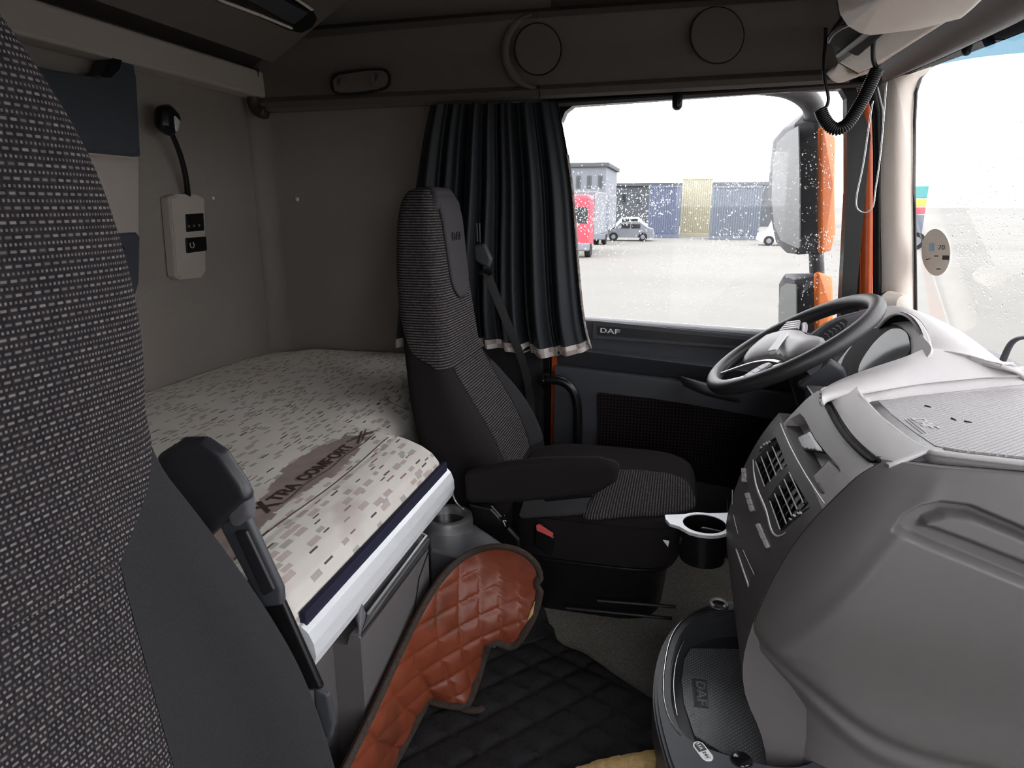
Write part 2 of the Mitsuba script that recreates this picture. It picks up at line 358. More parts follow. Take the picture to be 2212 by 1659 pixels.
# door: a slab with a rounded window opening
wpx = [(1212, 262), (1221, 241), (1238, 228), (1500, 209), (1795, 188), (1818, 192), (1829, 212), (1830, 400), (1822, 560), (1815, 690), (1812, 738)]
wl = [(p[0], p[2]) for p in (at(u, v, y=YD) for u, v in wpx)]
zs = lambda x: at(1272, 688, y=YD)[2] + (x - at(1272, 688, y=YD)[0]) * (at(1640, 715, y=YD)[2] - at(1272, 688, y=YD)[2]) / (at(1640, 715, y=YD)[0] - at(1272, 688, y=YD)[0])
wl += [(x, zs(x)) for x in (0.40, 0.1, -0.2, -0.40)] + [(-0.412, zs(-0.40) + 0.012)]
xr = at(1862, 400, y=YD)[0]
D = thing('door_1', 'driver door with dark panels below a wet side window', None); labels['door_1'] = {'label': labels['door_1']['label'], 'kind': 'structure'}
obj('frame', hslab([(-0.43, 0.0), (xr + 0.045, 0.0), (xr + 0.026, 0.7), (xr + 0.006, 1.2), (xr - 0.05, 1.335), (-0.43, 1.335)], YD, 0.05, [wl]), 'plastic_black', D)
gl = hslab(wl, YD + 0.022, 0.0005)
k = gl.vertices[:, 1] < YD + 0.0223
pane = trimesh.Trimesh(*(lambda m: (m.vertices, m.faces[(m.face_normals[:, 1] < -0.5)]))(gl), process=False)
struct('window_1', pane, 'pane_glass', 'side window pane covered in raindrops')
def drow(p1, p2, y, x0=-0.388, x1=0.56, n=14, bow=0.0):
    a, b = at(*p1, y=y), at(*p2, y=y); xs = np.linspace(x0, x1, n)
    return np.c_[xs, np.full(n, y), a[2] + (xs - a[0]) * (b[2] - a[2]) / (b[0] - a[0])]
def rows(R, bsdf, name, parent, back=(0, 1, 0), th=0.012, smooth=35, **k):
    return obj(name, slab(np.array(R), th, back), bsdf, parent, smooth, **k)
rows([drow((1262, 684), (1645, 712), 2.249), drow((1262, 688), (1645, 718), 2.212), drow((1262, 692), (1645, 724), 2.203), drow((1262, 700), (1645, 737), 2.200),
      drow((1270, 735), (1560, 765), 2.204), drow((1270, 752), (1560, 785), 2.206)], 'plastic_slate', 'belt_panel', D)
rows([drow((1270, 750), (1560, 783), 2.205), drow((1270, 757), (1560, 791), 2.168), drow((1270, 760), (1560, 796), 2.160), drow((1270, 766), (1560, 802), 2.165), drow((1215, 788), (1470, 817), 2.203), drow((1215, 795), (1470, 826), 2.215)], 'plastic_slate', 'armrest_ledge', D)
rows([drow((1215, 789), (1470, 819), 2.22), drow((1215, 790), (1470, 820), 2.158), drow((1215, 793), (1470, 824), 2.150), drow((1215, 801), (1470, 833), 2.149), drow((1215, 1000), (1560, 1045), 2.146), drow((1215, 1080), (1560, 1120), 2.146)], 'plastic_slate', 'lower_panel', D)
bp = [at(u, v, y=2.197) for u, v in [(1280, 692), (1645, 728), (1650, 757), (1280, 731)]]
obj('badge_strip', pplate(bp, (0, -1, 0), 0.006, 0.008, bev=0.003), 'plastic_slate', D, 30)
bq = [at(u, v, y=2.191) for u, v in [(1290, 703), (1640, 737), (1645, 750), (1290, 724)]]
obj('badge_strip_groove', pplate(bq, (0, -1, 0), 0.002, 0.004), 'plastic_dark', D)
b0 = at(1318, 715, y=2.187)
obj('badge', text('DAF', 0.0145, b0, at(1338, 717, y=2.187) - at(1298, 713, y=2.187), (0, 0, 1), 0.002, True, stretch=1.7), 'silver', D, label='silver lettering DAF on the door')
ins = [at(u, v, y=2.145) for u, v in [(1290, 847), (1400, 860), (1480, 872), (1600, 893), (1720, 916), (1720, 1080), (1290, 1000)]]
obj('cloth_insert', pplate(ins, (0, -1, 0), 0.004, 0.01, bev=0.002), 'door_weave', D, label='dark red brown woven insert')
hp = loft([[at(1466, 815, y=2.15), at(1500, 820, y=2.10), at(1560, 838, y=2.09), at(1600, 850, y=2.14)], [at(1474, 830, y=2.15), at(1505, 842, y=2.085), at(1548, 856, y=2.08), at(1600, 862, y=2.14)],
           [at(1478, 835, y=2.15), at(1508, 848, y=2.13), at(1545, 860, y=2.13), at(1600, 870, y=2.15)]], 12, 20)
obj('pull_handle', slab(hp, 0.008, (0, 1, -0.3)), 'plastic_slate', D, True)

# body pillars, painted orange where the door shuts
struct('trim_pillar_rear', mjoin(box2([-0.437, 2.215, 0.0], [-0.417, 2.30, 1.34])), 'plastic_black', 'black seal of the door opening beside the curtain')
struct('trim_pillar_lower', box2([-0.66, 2.20, 0.0], [-0.440, 2.245, 0.72], 0.006), 'plastic_dark', 'dark panel beside the driver seat under the curtain')
struct('trim_pillar_paint', box2(at(1189, 980, y=2.213) * [1, 0, 0] + [0, 2.205, 0.1], at(1206, 770, y=2.213) * [1, 0, 0] + [0, 2.214, 0.62]), 'orange_paint', 'orange painted strip of the door opening below the curtain')
def vstrip(px0, px1, ya, yb, n=14):
    """Upright strip between two lines of the picture, the first at depth ya, the second at yb."""
    A, B = spline([at(*p, y=ya) for p in px0], n), spline([at(*p, y=yb) for p in px1], n)
    return np.stack([A, (A + B) / 2, B], 1)
struct('trim_front_paint', slab(vstrip([(1852, 168), (1860, 300), (1862, 450), (1860, 700)], [(1888, 165), (1889, 300), (1888, 450), (1884, 700)], 2.285, 2.285), 0.02, (0, 1, 0)), 'orange_paint', 'orange painted front edge of the driver door opening', True)
struct('trim_front_seal', tube([at(u, v, y=2.24) for u, v in [(1862, 160), (1884, 190), (1896, 240), (1899, 330), (1899, 480), (1898, 720)]], 0.016, 12), 'plastic_black', 'black rubber seal beside the beige windscreen pillar', True)
pl = [[at(1912, 160, y=2.22), at(1950, 158, y=2.185), at(2018, 137, y=2.19)], [at(1910, 200, y=2.22), at(1940, 185, y=2.185), at(1988, 170, y=2.20)], [at(1908, 260, y=2.22), at(1940, 250, y=2.18), at(1976, 232, y=2.21)],
      [at(1902, 400, y=2.22), at(1940, 400, y=2.18), at(1974, 400, y=2.21)], [at(1904, 560, y=2.22), at(1943, 560, y=2.18), at(1976, 560, y=2.21)], [at(1904, 660, y=2.22), at(1945, 670, y=2.18), at(1978, 680, y=2.21)], [at(1904, 760, y=2.22), at(1945, 770, y=2.18), at(1978, 780, y=2.21)]]
struct('trim_1', slab(loft(pl, 40, 14), 0.006, (0.2, 1.0, 0)), 'beige_trim', 'beige trim of the windscreen pillar behind the steering wheel', True)
struct('trim_windscreen_edge', tube([at(u, v, y=2.20) for u, v in [(2050, 125), (2012, 142), (1990, 166), (1979, 200), (1976, 260), (1975, 400), (1977, 560), (1979, 740)]], 0.0045, 8), 'plastic_black', 'black edge of the windscreen beside the beige pillar', True)
kn = at(1930, 650, y=2.13)
kk = thing('pillar_socket', 'pale round plug on the foot of the beige windscreen pillar', 'socket')
ax = unit(at(1950, 655, y=2.09) - at(1915, 648, y=2.15))
obj('body', tube([kn - ax * 0.02, kn, kn + ax * 0.03, kn + ax * 0.040, kn + ax * 0.044], [0.026, 0.026, 0.026, 0.022, 0.012], 24), 'beige_trim', kk, 40)
obj('ring', tube([kn - ax * 0.032, kn - ax * 0.02], [0.023, 0.024], 24), 'plastic_black', kk, 40, label='black collar')

struct('trim_pillar_back', box2([0.50, 2.315, 0.0], [0.58, 2.33, 1.42]), 'plastic_black', 'black outer cab corner behind the windscreen pillar')
# windscreen
def wsx(y, z): return 0.665 + 0.14 * (1 - ((y - 1.1) / 1.1) ** 2) - 0.30 * (z - 0.9)
ys, zz = np.linspace(2.215, 0.0, 30), np.linspace(0.60, 1.36, 14)
G = np.array([[[wsx(y, z), y, z] for y in ys] for z in zz])
struct('window_2', trimesh.Trimesh(G.reshape(-1, 3), gridF(len(zz), len(ys)), process=False), 'pane_glass', 'windscreen pane with raindrops', True)
def onws(u, v, off=0.0):
    r = ray(u, v); lo, hi = 0.3, 4.0
    f = lambda s: (EYE + r * s)[0] - wsx(*(EYE + r * s)[1:]) + off
    for _ in range(60):
        mid = (lo + hi) / 2
        if f(mid) > 0: hi = mid
        else: lo = mid
    return EYE + r * lo
top = [onws(u, v, 0.006) for u, v in [(1990, 120), (2060, 95), (2130, 60), (2212, 10), (2300, -60)]]; low = [onws(u, v, 0.006) for u, v in [(1990, 150), (2060, 133), (2130, 122), (2212, 114), (2300, 105)]]
G = np.stack([spline(top, 12), spline(low, 12)])
obj('tint_band', trimesh.Trimesh(G.reshape(-1, 3), gridF(2, 12), process=False), 'tint_glass', 'window_2', label='blue tinted band along the top of the windscreen')

struct('wall_front', slab(np.array([[[wsx(y, 1.345) + 0.004 - 0.02 * k, y, 1.345 + 0.16 * k] for y in np.linspace(-0.1, 2.3, 20)] for k in range(5)]), 0.03, (1, 0, 0)), 'header_trim', 'front wall above the windscreen', True)
# header above the door with two round loudspeakers, hook plate
HY = 2.18
def hrow(pts, dy): return spline([at(u, v, y=HY + dy) for u, v in pts], 60)
hl = [hrow([(548, 246), (900, 230), (1165, 216), (1500, 198), (1835, 178)], 0.09), hrow([(548, 244), (900, 228), (1165, 214), (1500, 197), (1835, 178)], 0.0), hrow([(545, 236), (900, 221), (1165, 207), (1500, 189), (1832, 170)], -0.012),
      hrow([(545, 222), (900, 206), (1165, 193), (1500, 175), (1828, 158)], -0.008), hrow([(545, 212), (900, 196), (1165, 184), (1500, 165), (1825, 148)], 0.012), hrow([(545, 150), (900, 120), (1165, 100), (1500, 75), (1815, 55)], 0.005),
      hrow([(545, 95), (900, 62), (1165, 40), (1500, 17), (1805, -5)], -0.02), hrow([(545, 75), (900, 45), (1165, 24), (1500, 2), (1805, -18)], -0.01), hrow([(545, 66), (900, 36), (1165, 16), (1500, -6), (1805, -26)], 0.09)]
hl = np.array(hl)
hd = np.array([np.c_[make_interp_spline(np.arange(9), hl[:, j], k=1, axis=0)(np.linspace(0, 8, 57))] for j in range(60)])
TR = thing('trim_2', 'dark grey brown header panel above the driver door with two round speaker grilles', None); labels['trim_2']['kind'] = 'structure'
obj('panel', slab(hd, 0.02, (0, 1, 0)), 'header_trim', TR, 50)
def disc(u, v, rpx, y, th, rpy=None, n=48, y2=None):
    return [at(u + rpx * math.cos(a), v + (rpy or rpx) * math.sin(a), y=y) for a in np.linspace(0, 2 * np.pi, n, endpoint=False)]
for u, v, rx, ry in ((1163, 107, 51, 57), (1549, 77, 59, 62)):
    obj('speaker_gap', pplate(disc(u, v, rx, HY - 0.012, 0, ry), (0, -1, 0), 0.008), 'plastic_black', TR)
    obj('speaker_grille', pplate(disc(u, v, rx - 2.2, HY - 0.012, 0, ry - 2.2), (0, -1, 0), 0.0115, bev=0.003), 'header_trim', TR, 30, label='round speaker grille')
arc = [at(1163 + 72 * math.cos(a), 110 + 80 * math.sin(a), y=HY - 0.014) for a in np.linspace(math.radians(258), math.radians(95), 40)]
obj('speaker_surround', tube(arc, np.r_[np.linspace(0.004, 0.013, 10), np.full(20, 0.013), np.linspace(0.013, 0.004, 10)], 10, flat=0.7, up=(0, -1, 0)), 'header_trim', TR, True, label='raised curved rim round the rear speaker')
obj('seam', tube([at(1160, 40, y=HY - 0.02), at(1162, 28, y=HY - 0.026)], 0.0014, 6), 'plastic_black', TR)
obj('seam', tube([at(1163, 183, y=HY + 0.004), at(1166, 205, y=HY - 0.018), at(1167, 214, y=HY - 0.006)], 0.0014, 6), 'plastic_black', TR)
struct('trim_window_top', slab(np.array([drow((1200, 224), (1835, 183), 2.19, -0.44, 0.47), drow((1200, 231), (1835, 190), 2.20, -0.44, 0.47), drow((1200, 231), (1835, 190), 2.26, -0.44, 0.47)]), 0.008, (0, 0.3, 1)), 'rail_brown', 'dark guide rail along the top of the side window', 30)
HK = thing('coat_hook_plate', 'oval plate with two folding coat hooks on the header panel left of the speakers', 'coat hooks')
hp0 = [at(u, v, y=HY - 0.004) for u, v in [(715, 180), (722, 162), (740, 156), (820, 148), (838, 152), (845, 168), (840, 188), (824, 196), (745, 206), (724, 202)]]
obj('plate', pplate(spline(hp0, 60, True), (0, -1, 0), 0.012, bev=0.005), 'plastic_dark', HK, 30)
hp1 = [at(u, v, y=HY - 0.016) for u, v in [(722, 180), (728, 166), (742, 161), (818, 153), (833, 157), (838, 169), (834, 184), (822, 190), (746, 200), (729, 196)]]
obj('inset', pplate(spline(hp1, 60, True), (0, -1, 0), 0.003), 'header_trim', HK)
for u, v in ((735, 181), (815, 173)):
    q = [at(u + a, v + b, y=HY - 0.019) for a, b in [(-14, -6), (-6, -14), (-2, 2), (6, -14), (13, -4), (14, 10), (2, 20), (-10, 16)]]
    obj('hook', pplate(q, (0, -1, 0), 0.012, bev=0.005), 'header_trim', HK, 40)

# front overhead: rail of the roller blind, beige console, lamp pod
up_ = [at(u, v, z=1.315) for u, v in [(1899, 141), (1960, 102), (2040, 52), (2122, 0), (2260, -88), (2600, -304)]]
lo_ = [at(u, v, z=1.295) for u, v in [(1918, 174), (2013, 136), (2110, 92), (2212, 42), (2330, -30), (2700, -260)]]
mi_ = [(np.array(a) + b) / 2 + [0, 0, -0.018] for a, b in zip(up_, lo_)]
bk = [np.array(b) + [0.06, 0, 0.05] for b in lo_]
struct('trim_3', slab(np.stack([spline(x, 40) for x in (up_, mi_, lo_, bk)]), 0.012, (0, 0, 1)), 'rail_brown', 'dark brown rail along the top of the windscreen', True)
bl = [at(u, v, z=1.345) for u, v in [(1812, 137), (1850, 110), (1890, 82), (1960, 33), (2060, -30), (2380, -230)]]
bm = [(np.array(a) + b) / 2 + [0, 0, -0.022] for a, b in zip(bl, up_)]
bt = [np.array(a) + [-0.03, 0, 0.06] for a in bl]
struct('trim_6', slab(np.stack([spline(x, 40) for x in (bt, bl)]), 0.012, (0.5, 0, 1)), 'plastic_dark', 'dark recess above the beige overhead console')
struct('trim_4', slab(np.stack([spline(x, 40) for x in (bl, bm, up_)]), 0.012, (0, 0, 1)), 'beige_trim', 'beige overhead console above the windscreen', True)
e0 = [at(1812, 137, z=1.345), at(1831, 157, z=1.33), at(1870, 150, z=1.318), at(1899, 141, z=1.315)]
struct('trim_5', slab(np.stack([spline(e0, 16), spline([np.array(p) + [0.0, 0.05, -0.006] for p in e0], 16), spline([np.array(p) + [0.0, 0.16, 0.004] for p in e0], 16)]), 0.012, (0, 0, 1)), 'beige_trim', 'beige corner where the overhead console meets the door header', True)
struct('wall_driver_upper', box2([-0.46, 2.26, 1.33], [0.50, 2.31, 1.99]), 'header_trim', 'dark cab side above the door header')

# ---------------------------------------------------------------- sleeper: bunk base, mattress, rail, wall fittings, upper bunk
ss = lambda a, b, t: (lambda q: q * q * (3 - 2 * q))(np.clip((np.asarray(t, float) - a) / (b - a), 0, 1))
BB = thing('bunk_cabinet', 'dark grey bunk cabinet with a storage pocket under the mattress', 'cabinet')
obj('body', mjoin(box2([-1.48, 0.0, 0.0], [-0.70, 0.74, 0.352]), box2([-1.48, 0.748, 0.0], [-0.512, 1.25, 0.352]), box2([-1.48, 1.25, 0.0], [-0.72, 2.18, 0.352])), 'plastic_console', BB)
SX = -0.462
s0, s1 = at(778, 1375, x=SX), at(925, 1178, x=SX)
box = [(-0.52, 0.0), (SX - 0.012, 0.0), (SX - 0.004, 0.1), (SX, 0.2), (SX, s0[2] - 0.004), (SX - 0.004, s0[2]), (SX - 0.018, s0[2]), (SX - 0.024, s0[2] - 0.02), (-0.52, s0[2] - 0.02)]
bm_ = extr(shapely.Polygon(box), s1[1] - s0[1]); v = bm_.vertices.copy(); bm_.vertices = np.c_[v[:, 0], s1[1] - v[:, 2], v[:, 1]]
obj('storage_box', bm_, 'plastic_console', BB)
lipA, lipB = at(793, 1329, x=SX - 0.012), at(921, 1158, x=SX - 0.012)
obj('pocket_lip', tube([lipA, lipB, lipB + [-0.012, 0.004, 0.003], at(897, 1150, x=-0.50)], 0.0032, 8), 'satin_metal', BB, label='bright metal lip of the storage pocket')
pk = np.array([[lipA + [0.002, 0, -0.004], lipB + [0.002, 0, -0.004]], [lipA + [-0.012, 0, -0.03], lipB + [-0.012, 0, -0.03]], [at(775, 1290, x=-0.503), at(903, 1112, x=-0.503)], [at(772, 1272, x=-0.504), at(900, 1095, x=-0.504)]])
obj('pocket_inner', slab(loft(pk, 16, 8), 0.004, (-1, 0, 0)), 'plastic_grey', BB, True)
ec = np.array([[at(770, 1286, x=-0.503), at(780, 1300, x=-0.48), lipA], [at(760, 1330, x=-0.503), at(770, 1345, x=-0.478), s0 + [0, 0.002, 0.0]], ])
obj('pocket_end', slab(loft(ec, 6, 10), 0.006, (0, 1, 0)), 'plastic_grey', BB, True)
fp = np.array([[s0 + [0.0005, 0.004, -0.006], s1 + [0.0005, -0.004, -0.006]], [lipA + [0.006, 0.002, -0.012], lipB + [0.006, -0.002, -0.012]]])
obj('pocket_front', slab(loft(fp, 4, 4), 0.006, (-1, 0, 0)), 'plastic_dark', BB)
obj('door_gap', tube([at(855, 1590, x=SX + 0.001), at(905, 1250, x=SX + 0.001), at(926, 1190, x=SX + 0.001)], 0.0014, 6), 'plastic_black', BB)

RL = thing('bunk_rail', 'white silver rail along the front edge of the mattress', 'rail')
rp_ = [(-0.506, 0.350), (-0.492, 0.348), (-0.483, 0.355), (-0.478, 0.372), (-0.480, 0.392), (-0.487, 0.408), (-0.497, 0.417), (-0.506, 0.417)]
rm = extr(shapely.Polygon(rp_).buffer(0.003, quad_segs=4).buffer(-0.001), 0.62); v = rm.vertices.copy(); rm.vertices = np.c_[v[:, 0], 1.362 - v[:, 2] + 0.0 * v[:, 1], v[:, 1]]
sh = (rm.vertices[:, 1] > 1.3); rm.vertices[sh, 1] += (rm.vertices[sh, 2] - 0.38) * 0.12
obj('rail', rm, 'silver', RL, 40)

MT = thing('mattress', 'cream mattress with dashed ticking and a brown printed band', 'mattress')
def xf_m(y): return -0.500 - 0.175 * ss(1.345, 1.435, y) - 0.195 * ss(0.745, 0.70, y)
mp = [(None, 0.0, 0.478), (None, 0.25, 0.489), (None, 0.6, 0.490), (None, 0.85, 0.490), (-0.145, 0, 0.490), (-0.125, 0, 0.4885), (-0.118, 0, 0.4865), (-0.105, 0, 0.487), (-0.075, 0, 0.481), (-0.045, 0, 0.470), (-0.022, 0, 0.456), (-0.007, 0, 0.438), (-0.002, 0, 0.424), (-0.006, 0, 0.41), (-0.006, 0, 0.36)]
yy = np.r_[np.linspace(0.05, 0.68, 30), np.linspace(0.69, 0.76, 24), np.linspace(0.77, 1.30, 60), np.linspace(1.305, 1.47, 40), np.linspace(1.48, 2.235, 60)]
G = np.zeros((len(yy), 90, 3)); UVm = np.zeros((len(yy), 90, 2))
for i, y in enumerate(yy):
    xf = xf_m(y); P = []
    for a, b, z in mp:
        x = (XR + 0.012) + b * (xf - 0.16 - XR - 0.012) if a is None else xf + a
        P.append((x, z))
    P = np.array(P); d = np.r_[0, np.cumsum(np.linalg.norm(np.diff(P, axis=0), axis=1))]
    tt = np.r_[np.linspace(0, d[4], 30, endpoint=False), np.linspace(d[4], d[-1], 60)]
    X, Z = np.interp(tt, d, P[:, 0]), make_interp_spline(d, P[:, 1], k=1)(tt)
    G[i, :, 0], G[i, :, 1], G[i, :, 2] = X, y, Z
    UVm[i, :, 0] = tt - np.interp(-0.688, P[:, 0], d) - 0.688 if xf > -0.55 else X; UVm[i, :, 1] = y
ny = meshkit.noise(G * [14, 9, 3], 3) - 0.5
G[..., 2] += 0.006 * ny * ss(0.43, 0.47, G[..., 2]) - 0.010 * ss(2.0, 2.2, G[..., 1]) * ss(-1.3, -1.45, G[..., 0])
endf = ss(2.19, 2.235, G[..., 1]); G[..., 2] -= 0.02 * endf
ms = slab(G, 0.05, (0, 0, -1)); uv2 = np.vstack([UVm.reshape(-1, 2)] * 2)
obj('cover', ms, 'mattress_ticking', MT, True, uv=uv2)
def zmat(x, y):
    i = np.abs(yy - y).argmin(); return np.interp(x, G[i, :, 0][:75], G[i, :, 2][:75])
sp = [[xf_m(y) - 0.122 + 0.003 * math.sin(y * 13), y, 0] for y in np.linspace(0.78, 1.34, 60)]
obj('seam', tube([[p[0], p[1], zmat(p[0], p[1]) + 0.0006] for p in sp], 0.0011, 6), 'text_brown', MT)
sp2 = spline([at(838, 862, z=0.488), at(850, 872, z=0.489), at(868, 880, z=0.485), at(886, 885, z=0.47)], 20)
obj('seam', tube(sp2, 0.0007, 6), 'text_brown', MT)
obj('edge_piping', mjoin(box2([-0.5035, 0.75, 0.412], [-0.492, 1.36, 0.436], 0.002)), 'navy_strip', MT, label='navy blue fabric strip between mattress and rail')
def mtext(s, h, y0, x, bold=True, stretch=1.0):
    m = meshkit.text_mesh(s, h, 0.0012, bold); m.vertices[:, 0] *= stretch; w = m.bounds[1, 0]
    m = m.subdivide_to_size(0.012) if False else m
    v = m.vertices; y = y0 + v[:, 0]; xx = x - v[:, 1]
    m.vertices = np.c_[xx, y, [zmat(a, b) for a, b in zip(xx, y)] + v[:, 2] + 0.0004]
    return m, w
yq = 0.925
for wd, hh in (('X', 0.040), ('TRA', 0.026), ('COMFORT', 0.026)):
    m_, w_ = mtext(wd, hh, yq, -0.673 + (0.008 if hh > 0.03 else 0), stretch=1.12)
    obj('lettering', m_, 'text_brown', MT, label='dark brown woven word ' + wd); yq += w_ + (0.004 if wd == 'X' else 0.016)
for dy in (0.0, 0.022):
    obj('lettering', mjoin(*[tube([[x, y, zmat(x, y) + 0.0012] for x, y in zip(np.linspace(a, b, 8), np.linspace(yq + dy, yq + dy + 0.075, 8))], 0.0016 if dy == 0 else 0.0009, 6) for a, b in ((-0.700, -0.672), (-0.672, -0.700))]), 'text_brown', MT, label='dark brown woven crossed strokes after the words')
obj('underline', tube([[-0.664 + 0.003 * math.sin(y * 40), y, zmat(-0.664, y) + 0.0008] for y in np.linspace(0.965, yq + 0.05, 50)], 0.0009, 6), 'text_brown', MT)

# cup holder tower at the end of the rail
CT = thing('cup_console', 'grey corner console with a metal ringed cup holder behind the driver seat', 'console')
cc = at(966, 1118, z=0.285); cr = 0.056
circ = [cc + [cr * math.cos(a), cr * math.sin(a), -0.03] for a in np.linspace(0, 2 * np.pi, 16, endpoint=False)]
pA, pB, pC, pD = at(1112, 1200, y=1.36), at(1008, 1212, y=1.24), at(935, 1190, x=-0.492), at(1060, 1168, y=1.40)
fl = lambda p: np.array([p[0], p[1], 0.01])
obj('body', mjoin(hullpts(circ + [pA, pB, pC, pD, fl(pA), fl(pB), fl(pC), fl(pD)], 0.006)), 'plastic_grey', CT, 30)
obj('collar', lathe([(cr - 0.011, 0.0), (cr - 0.011, 0.008), (cr - 0.008, 0.010), (cr - 0.001, 0.010), (cr + 0.003, 0.007), (cr + 0.005, -0.004), (cr + 0.0055, -0.030), (cr - 0.011, -0.030), (cr - 0.011, 0.0)], cc, k=48), 'satin_metal', CT, 40)
obj('well', lathe([(0, -0.012), (cr - 0.010, -0.012), (cr - 0.010, -0.02), (0, -0.02)], cc, k=32), 'plastic_black', CT)
obj('arm', tube(spline([cc + [-0.038, -0.030, 0.0], cc + [-0.044, -0.02, 0.03], cc + [-0.052, -0.012, 0.065]], 12), [0.006] * 12, 8), 'satin_metal', CT, True)
obj('arm', tube(spline([cc + [0.030, 0.036, 0.008], cc + [0.012, 0.040, 0.02], cc + [0.002, 0.040, 0.07]], 12), [0.003] * 12, 8), 'satin_metal', CT, True)

# control panel with reading lamp on the rear wall
CP = thing('reading_lamp', 'white control panel with a black gooseneck reading lamp on the rear wall', 'lamp')
PX = -1.458
pp = [at(u, v, x=PX) for u, v in [(366, 427), (384, 419), (428, 420), (444, 428), (447, 586), (438, 600), (392, 604), (381, 597)]]
obj('panel', pplate(pp, (1, 0, 0), 0.03, 0.006, sink=0.03, bev=0.008), 'beige_dim', CP, 30)
for q, nm in (([(400, 463), (437, 460), (439, 498), (402, 501)], 'rocker_switch'), ([(400, 514), (443, 511), (445, 541), (402, 547)], 'heater_switch')):
    obj(nm, pplate([at(u, v, x=PX) for u, v in q], (1, 0, 0), 0.005, 0.003, bev=0.002), 'gloss_black', CP)
h0 = at(415, 529, x=PX + 0.006)
obj('switch_mark', mjoin(*[ringtorus(h0, (1, 0, 0), 0.009, 0.0011, 6, 6, a, a + 0.42) for a in np.arange(2.4, 7.0, 0.62)]), 'white_mark', CP, label='white horseshoe of dashes on the lower switch')
for k_ in range(3):
    obj('switch_mark', pplate([at(408 + 11 * k_ + a, 489 - k_ + b, x=PX + 0.0055) for a, b in [(-2, -3), (2, -3), (2, 3), (-2, 3)]], (1, 0, 0), 0.0006), 'plastic_grey', CP)
obj('neck', tube(spline([at(406, 424, x=PX - 0.01), at(403, 395, x=PX), at(394, 350, x=PX + 0.01), at(376, 300, x=PX + 0.02), at(366, 280, x=PX + 0.025)], 30), np.linspace(0.0085, 0.007, 30), 12), 'plastic_black', CP, True)
hd_ = [at(u, v, x=PX + 0.03) for u, v in [(352, 245), (362, 243), (372, 255), (352, 268), (364, 276)]]
obj('head', hullpts(hd_, 0.022, 16), 'plastic_black', CP, True)
lc = at(378, 266, x=PX + 0.045)
obj('lens', hullpts([lc + [0, -0.004, 0.012], lc + [0, 0.006, 0.004], lc + [0, -0.004, -0.014]], 0.010, 12), 'lamp_lens', CP, True)
for u, v, w in ((459, 428, None), (642, 430, 1)):
    q = at(u, v, x=XR) if w is None else at(u, v, y=YD)
    bt_ = thing('trim_button', 'small round cloth button on the rear wall beside the lamp' if w is None else 'small round cloth button on the bunk end wall', 'button')
    obj('cap', lathe([(0, 0.006), (0.005, 0.005), (0.008, 0.001), (0.008, -0.004), (0, -0.004)], q, (1, 0, 0) if w is None else (0, -1, 0), 16), 'beige_trim', bt_, True)

# storage pockets on the rear wall
SP = thing('wall_organiser', 'beige wall tray between two blue grey pockets on the rear wall', 'wall organiser')
up_p = [at(u, v, x=-1.43) for u, v in [(-260, 60), (34, 133), (120, 152), (203, 166), (228, 155), (243, 118), (287, 132), (294, 169), (303, 338), (145, 324), (-260, 290)]]
obj('upper_pocket', pplate(up_p, (1, 0, 0), 0.05, 0.006, sink=0.045, bev=0.008), 'grey_blue', SP, 30, label='blue grey upper pocket')
stp = [at(u, v, x=-1.424) for u, v in [(203, 166), (226, 158), (243, 117), (262, 122), (254, 150), (236, 168)]]
obj('strap', pplate(stp, (1, 0, 0), 0.006, 0.004), 'plastic_black', SP)
tr = np.array([[at(u, 326 + 0.10 * (u - 145), x=-1.452) for u in (-260, 0, 150, 299)], [at(u, 365 + 0.06 * (u - 145), x=-1.478) for u in (-260, 0, 150, 299)], [at(u, 430, x=-1.472) for u in (-260, 0, 150, 299)], [at(u, 512, x=-1.445) for u in (-260, 0, 150, 299)]])
obj('tray', slab(loft(tr, 24, 12), 0.012, (-1, 0, 0)), 'beige_dim', SP, True, label='smooth pale beige tray')
lo_p = [at(u, v, x=-1.43) for u, v in [(120, 515), (215, 508), (297, 502), (304, 512), (302, 610), (292, 645), (275, 682), (240, 690), (120, 690)]]
obj('lower_pocket', pplate(lo_p, (1, 0, 0), 0.045, 0.004, sink=0.045, bev=0.006), 'grey_blue', SP, 30, label='blue grey lower pocket')
obj('pocket_opening', pplate([at(u, v, x=-1.428) for u, v in [(170, 530), (262, 529), (268, 536), (262, 570), (248, 590), (170, 590)]], (1, 0, 0), 0.002, 0.004), 'plastic_black', SP)
bz0, bz1 = at(540, 203, x=-1.415)[2], at(537, 145, x=-1.415)[2]
struct('trim_rear_ledge', mjoin(box2([XR, -0.05, bz0], [-1.415, 2.20, bz1], 0.008)), 'beige_dim', 'beige ledge across the rear wall under the upper bunk')
struct('trim_rear_corner', tube(spline([at(545, 150, y=2.16), at(547, 190, y=2.165), at(552, 232, y=2.17), at(575, 244, y=2.17)], 20), 0.02, 12), 'rail_brown', 'dark corner moulding where the ledge meets the door header', True)
UB = thing('upper_bunk', 'underside of the folded upper bunk with a strip light', 'bunk')
q0, q1 = at(590, 135, y=2.0), at(750, 0, y=2.0); q2 = q0 + (q1 - q0) * 2.2
G = np.array([[q0 * [1, 0, 1] + [0, y, 0] + (q2 - q0) * t for t in np.linspace(0, 1, 12)] for y in np.linspace(0.0, 2.0, 20)])
obj('board', slab(G, 0.06, (-1, 0, 1)), 'header_trim', UB, 30)
nb = unit(np.cross(q2 - q0, (0, 1, 0))); nb = nb if nb[2] < 0 else -nb
bp_ = lambda L, o=0.0: [atp(u, v, q0 + nb * o, nb) for u, v in L]
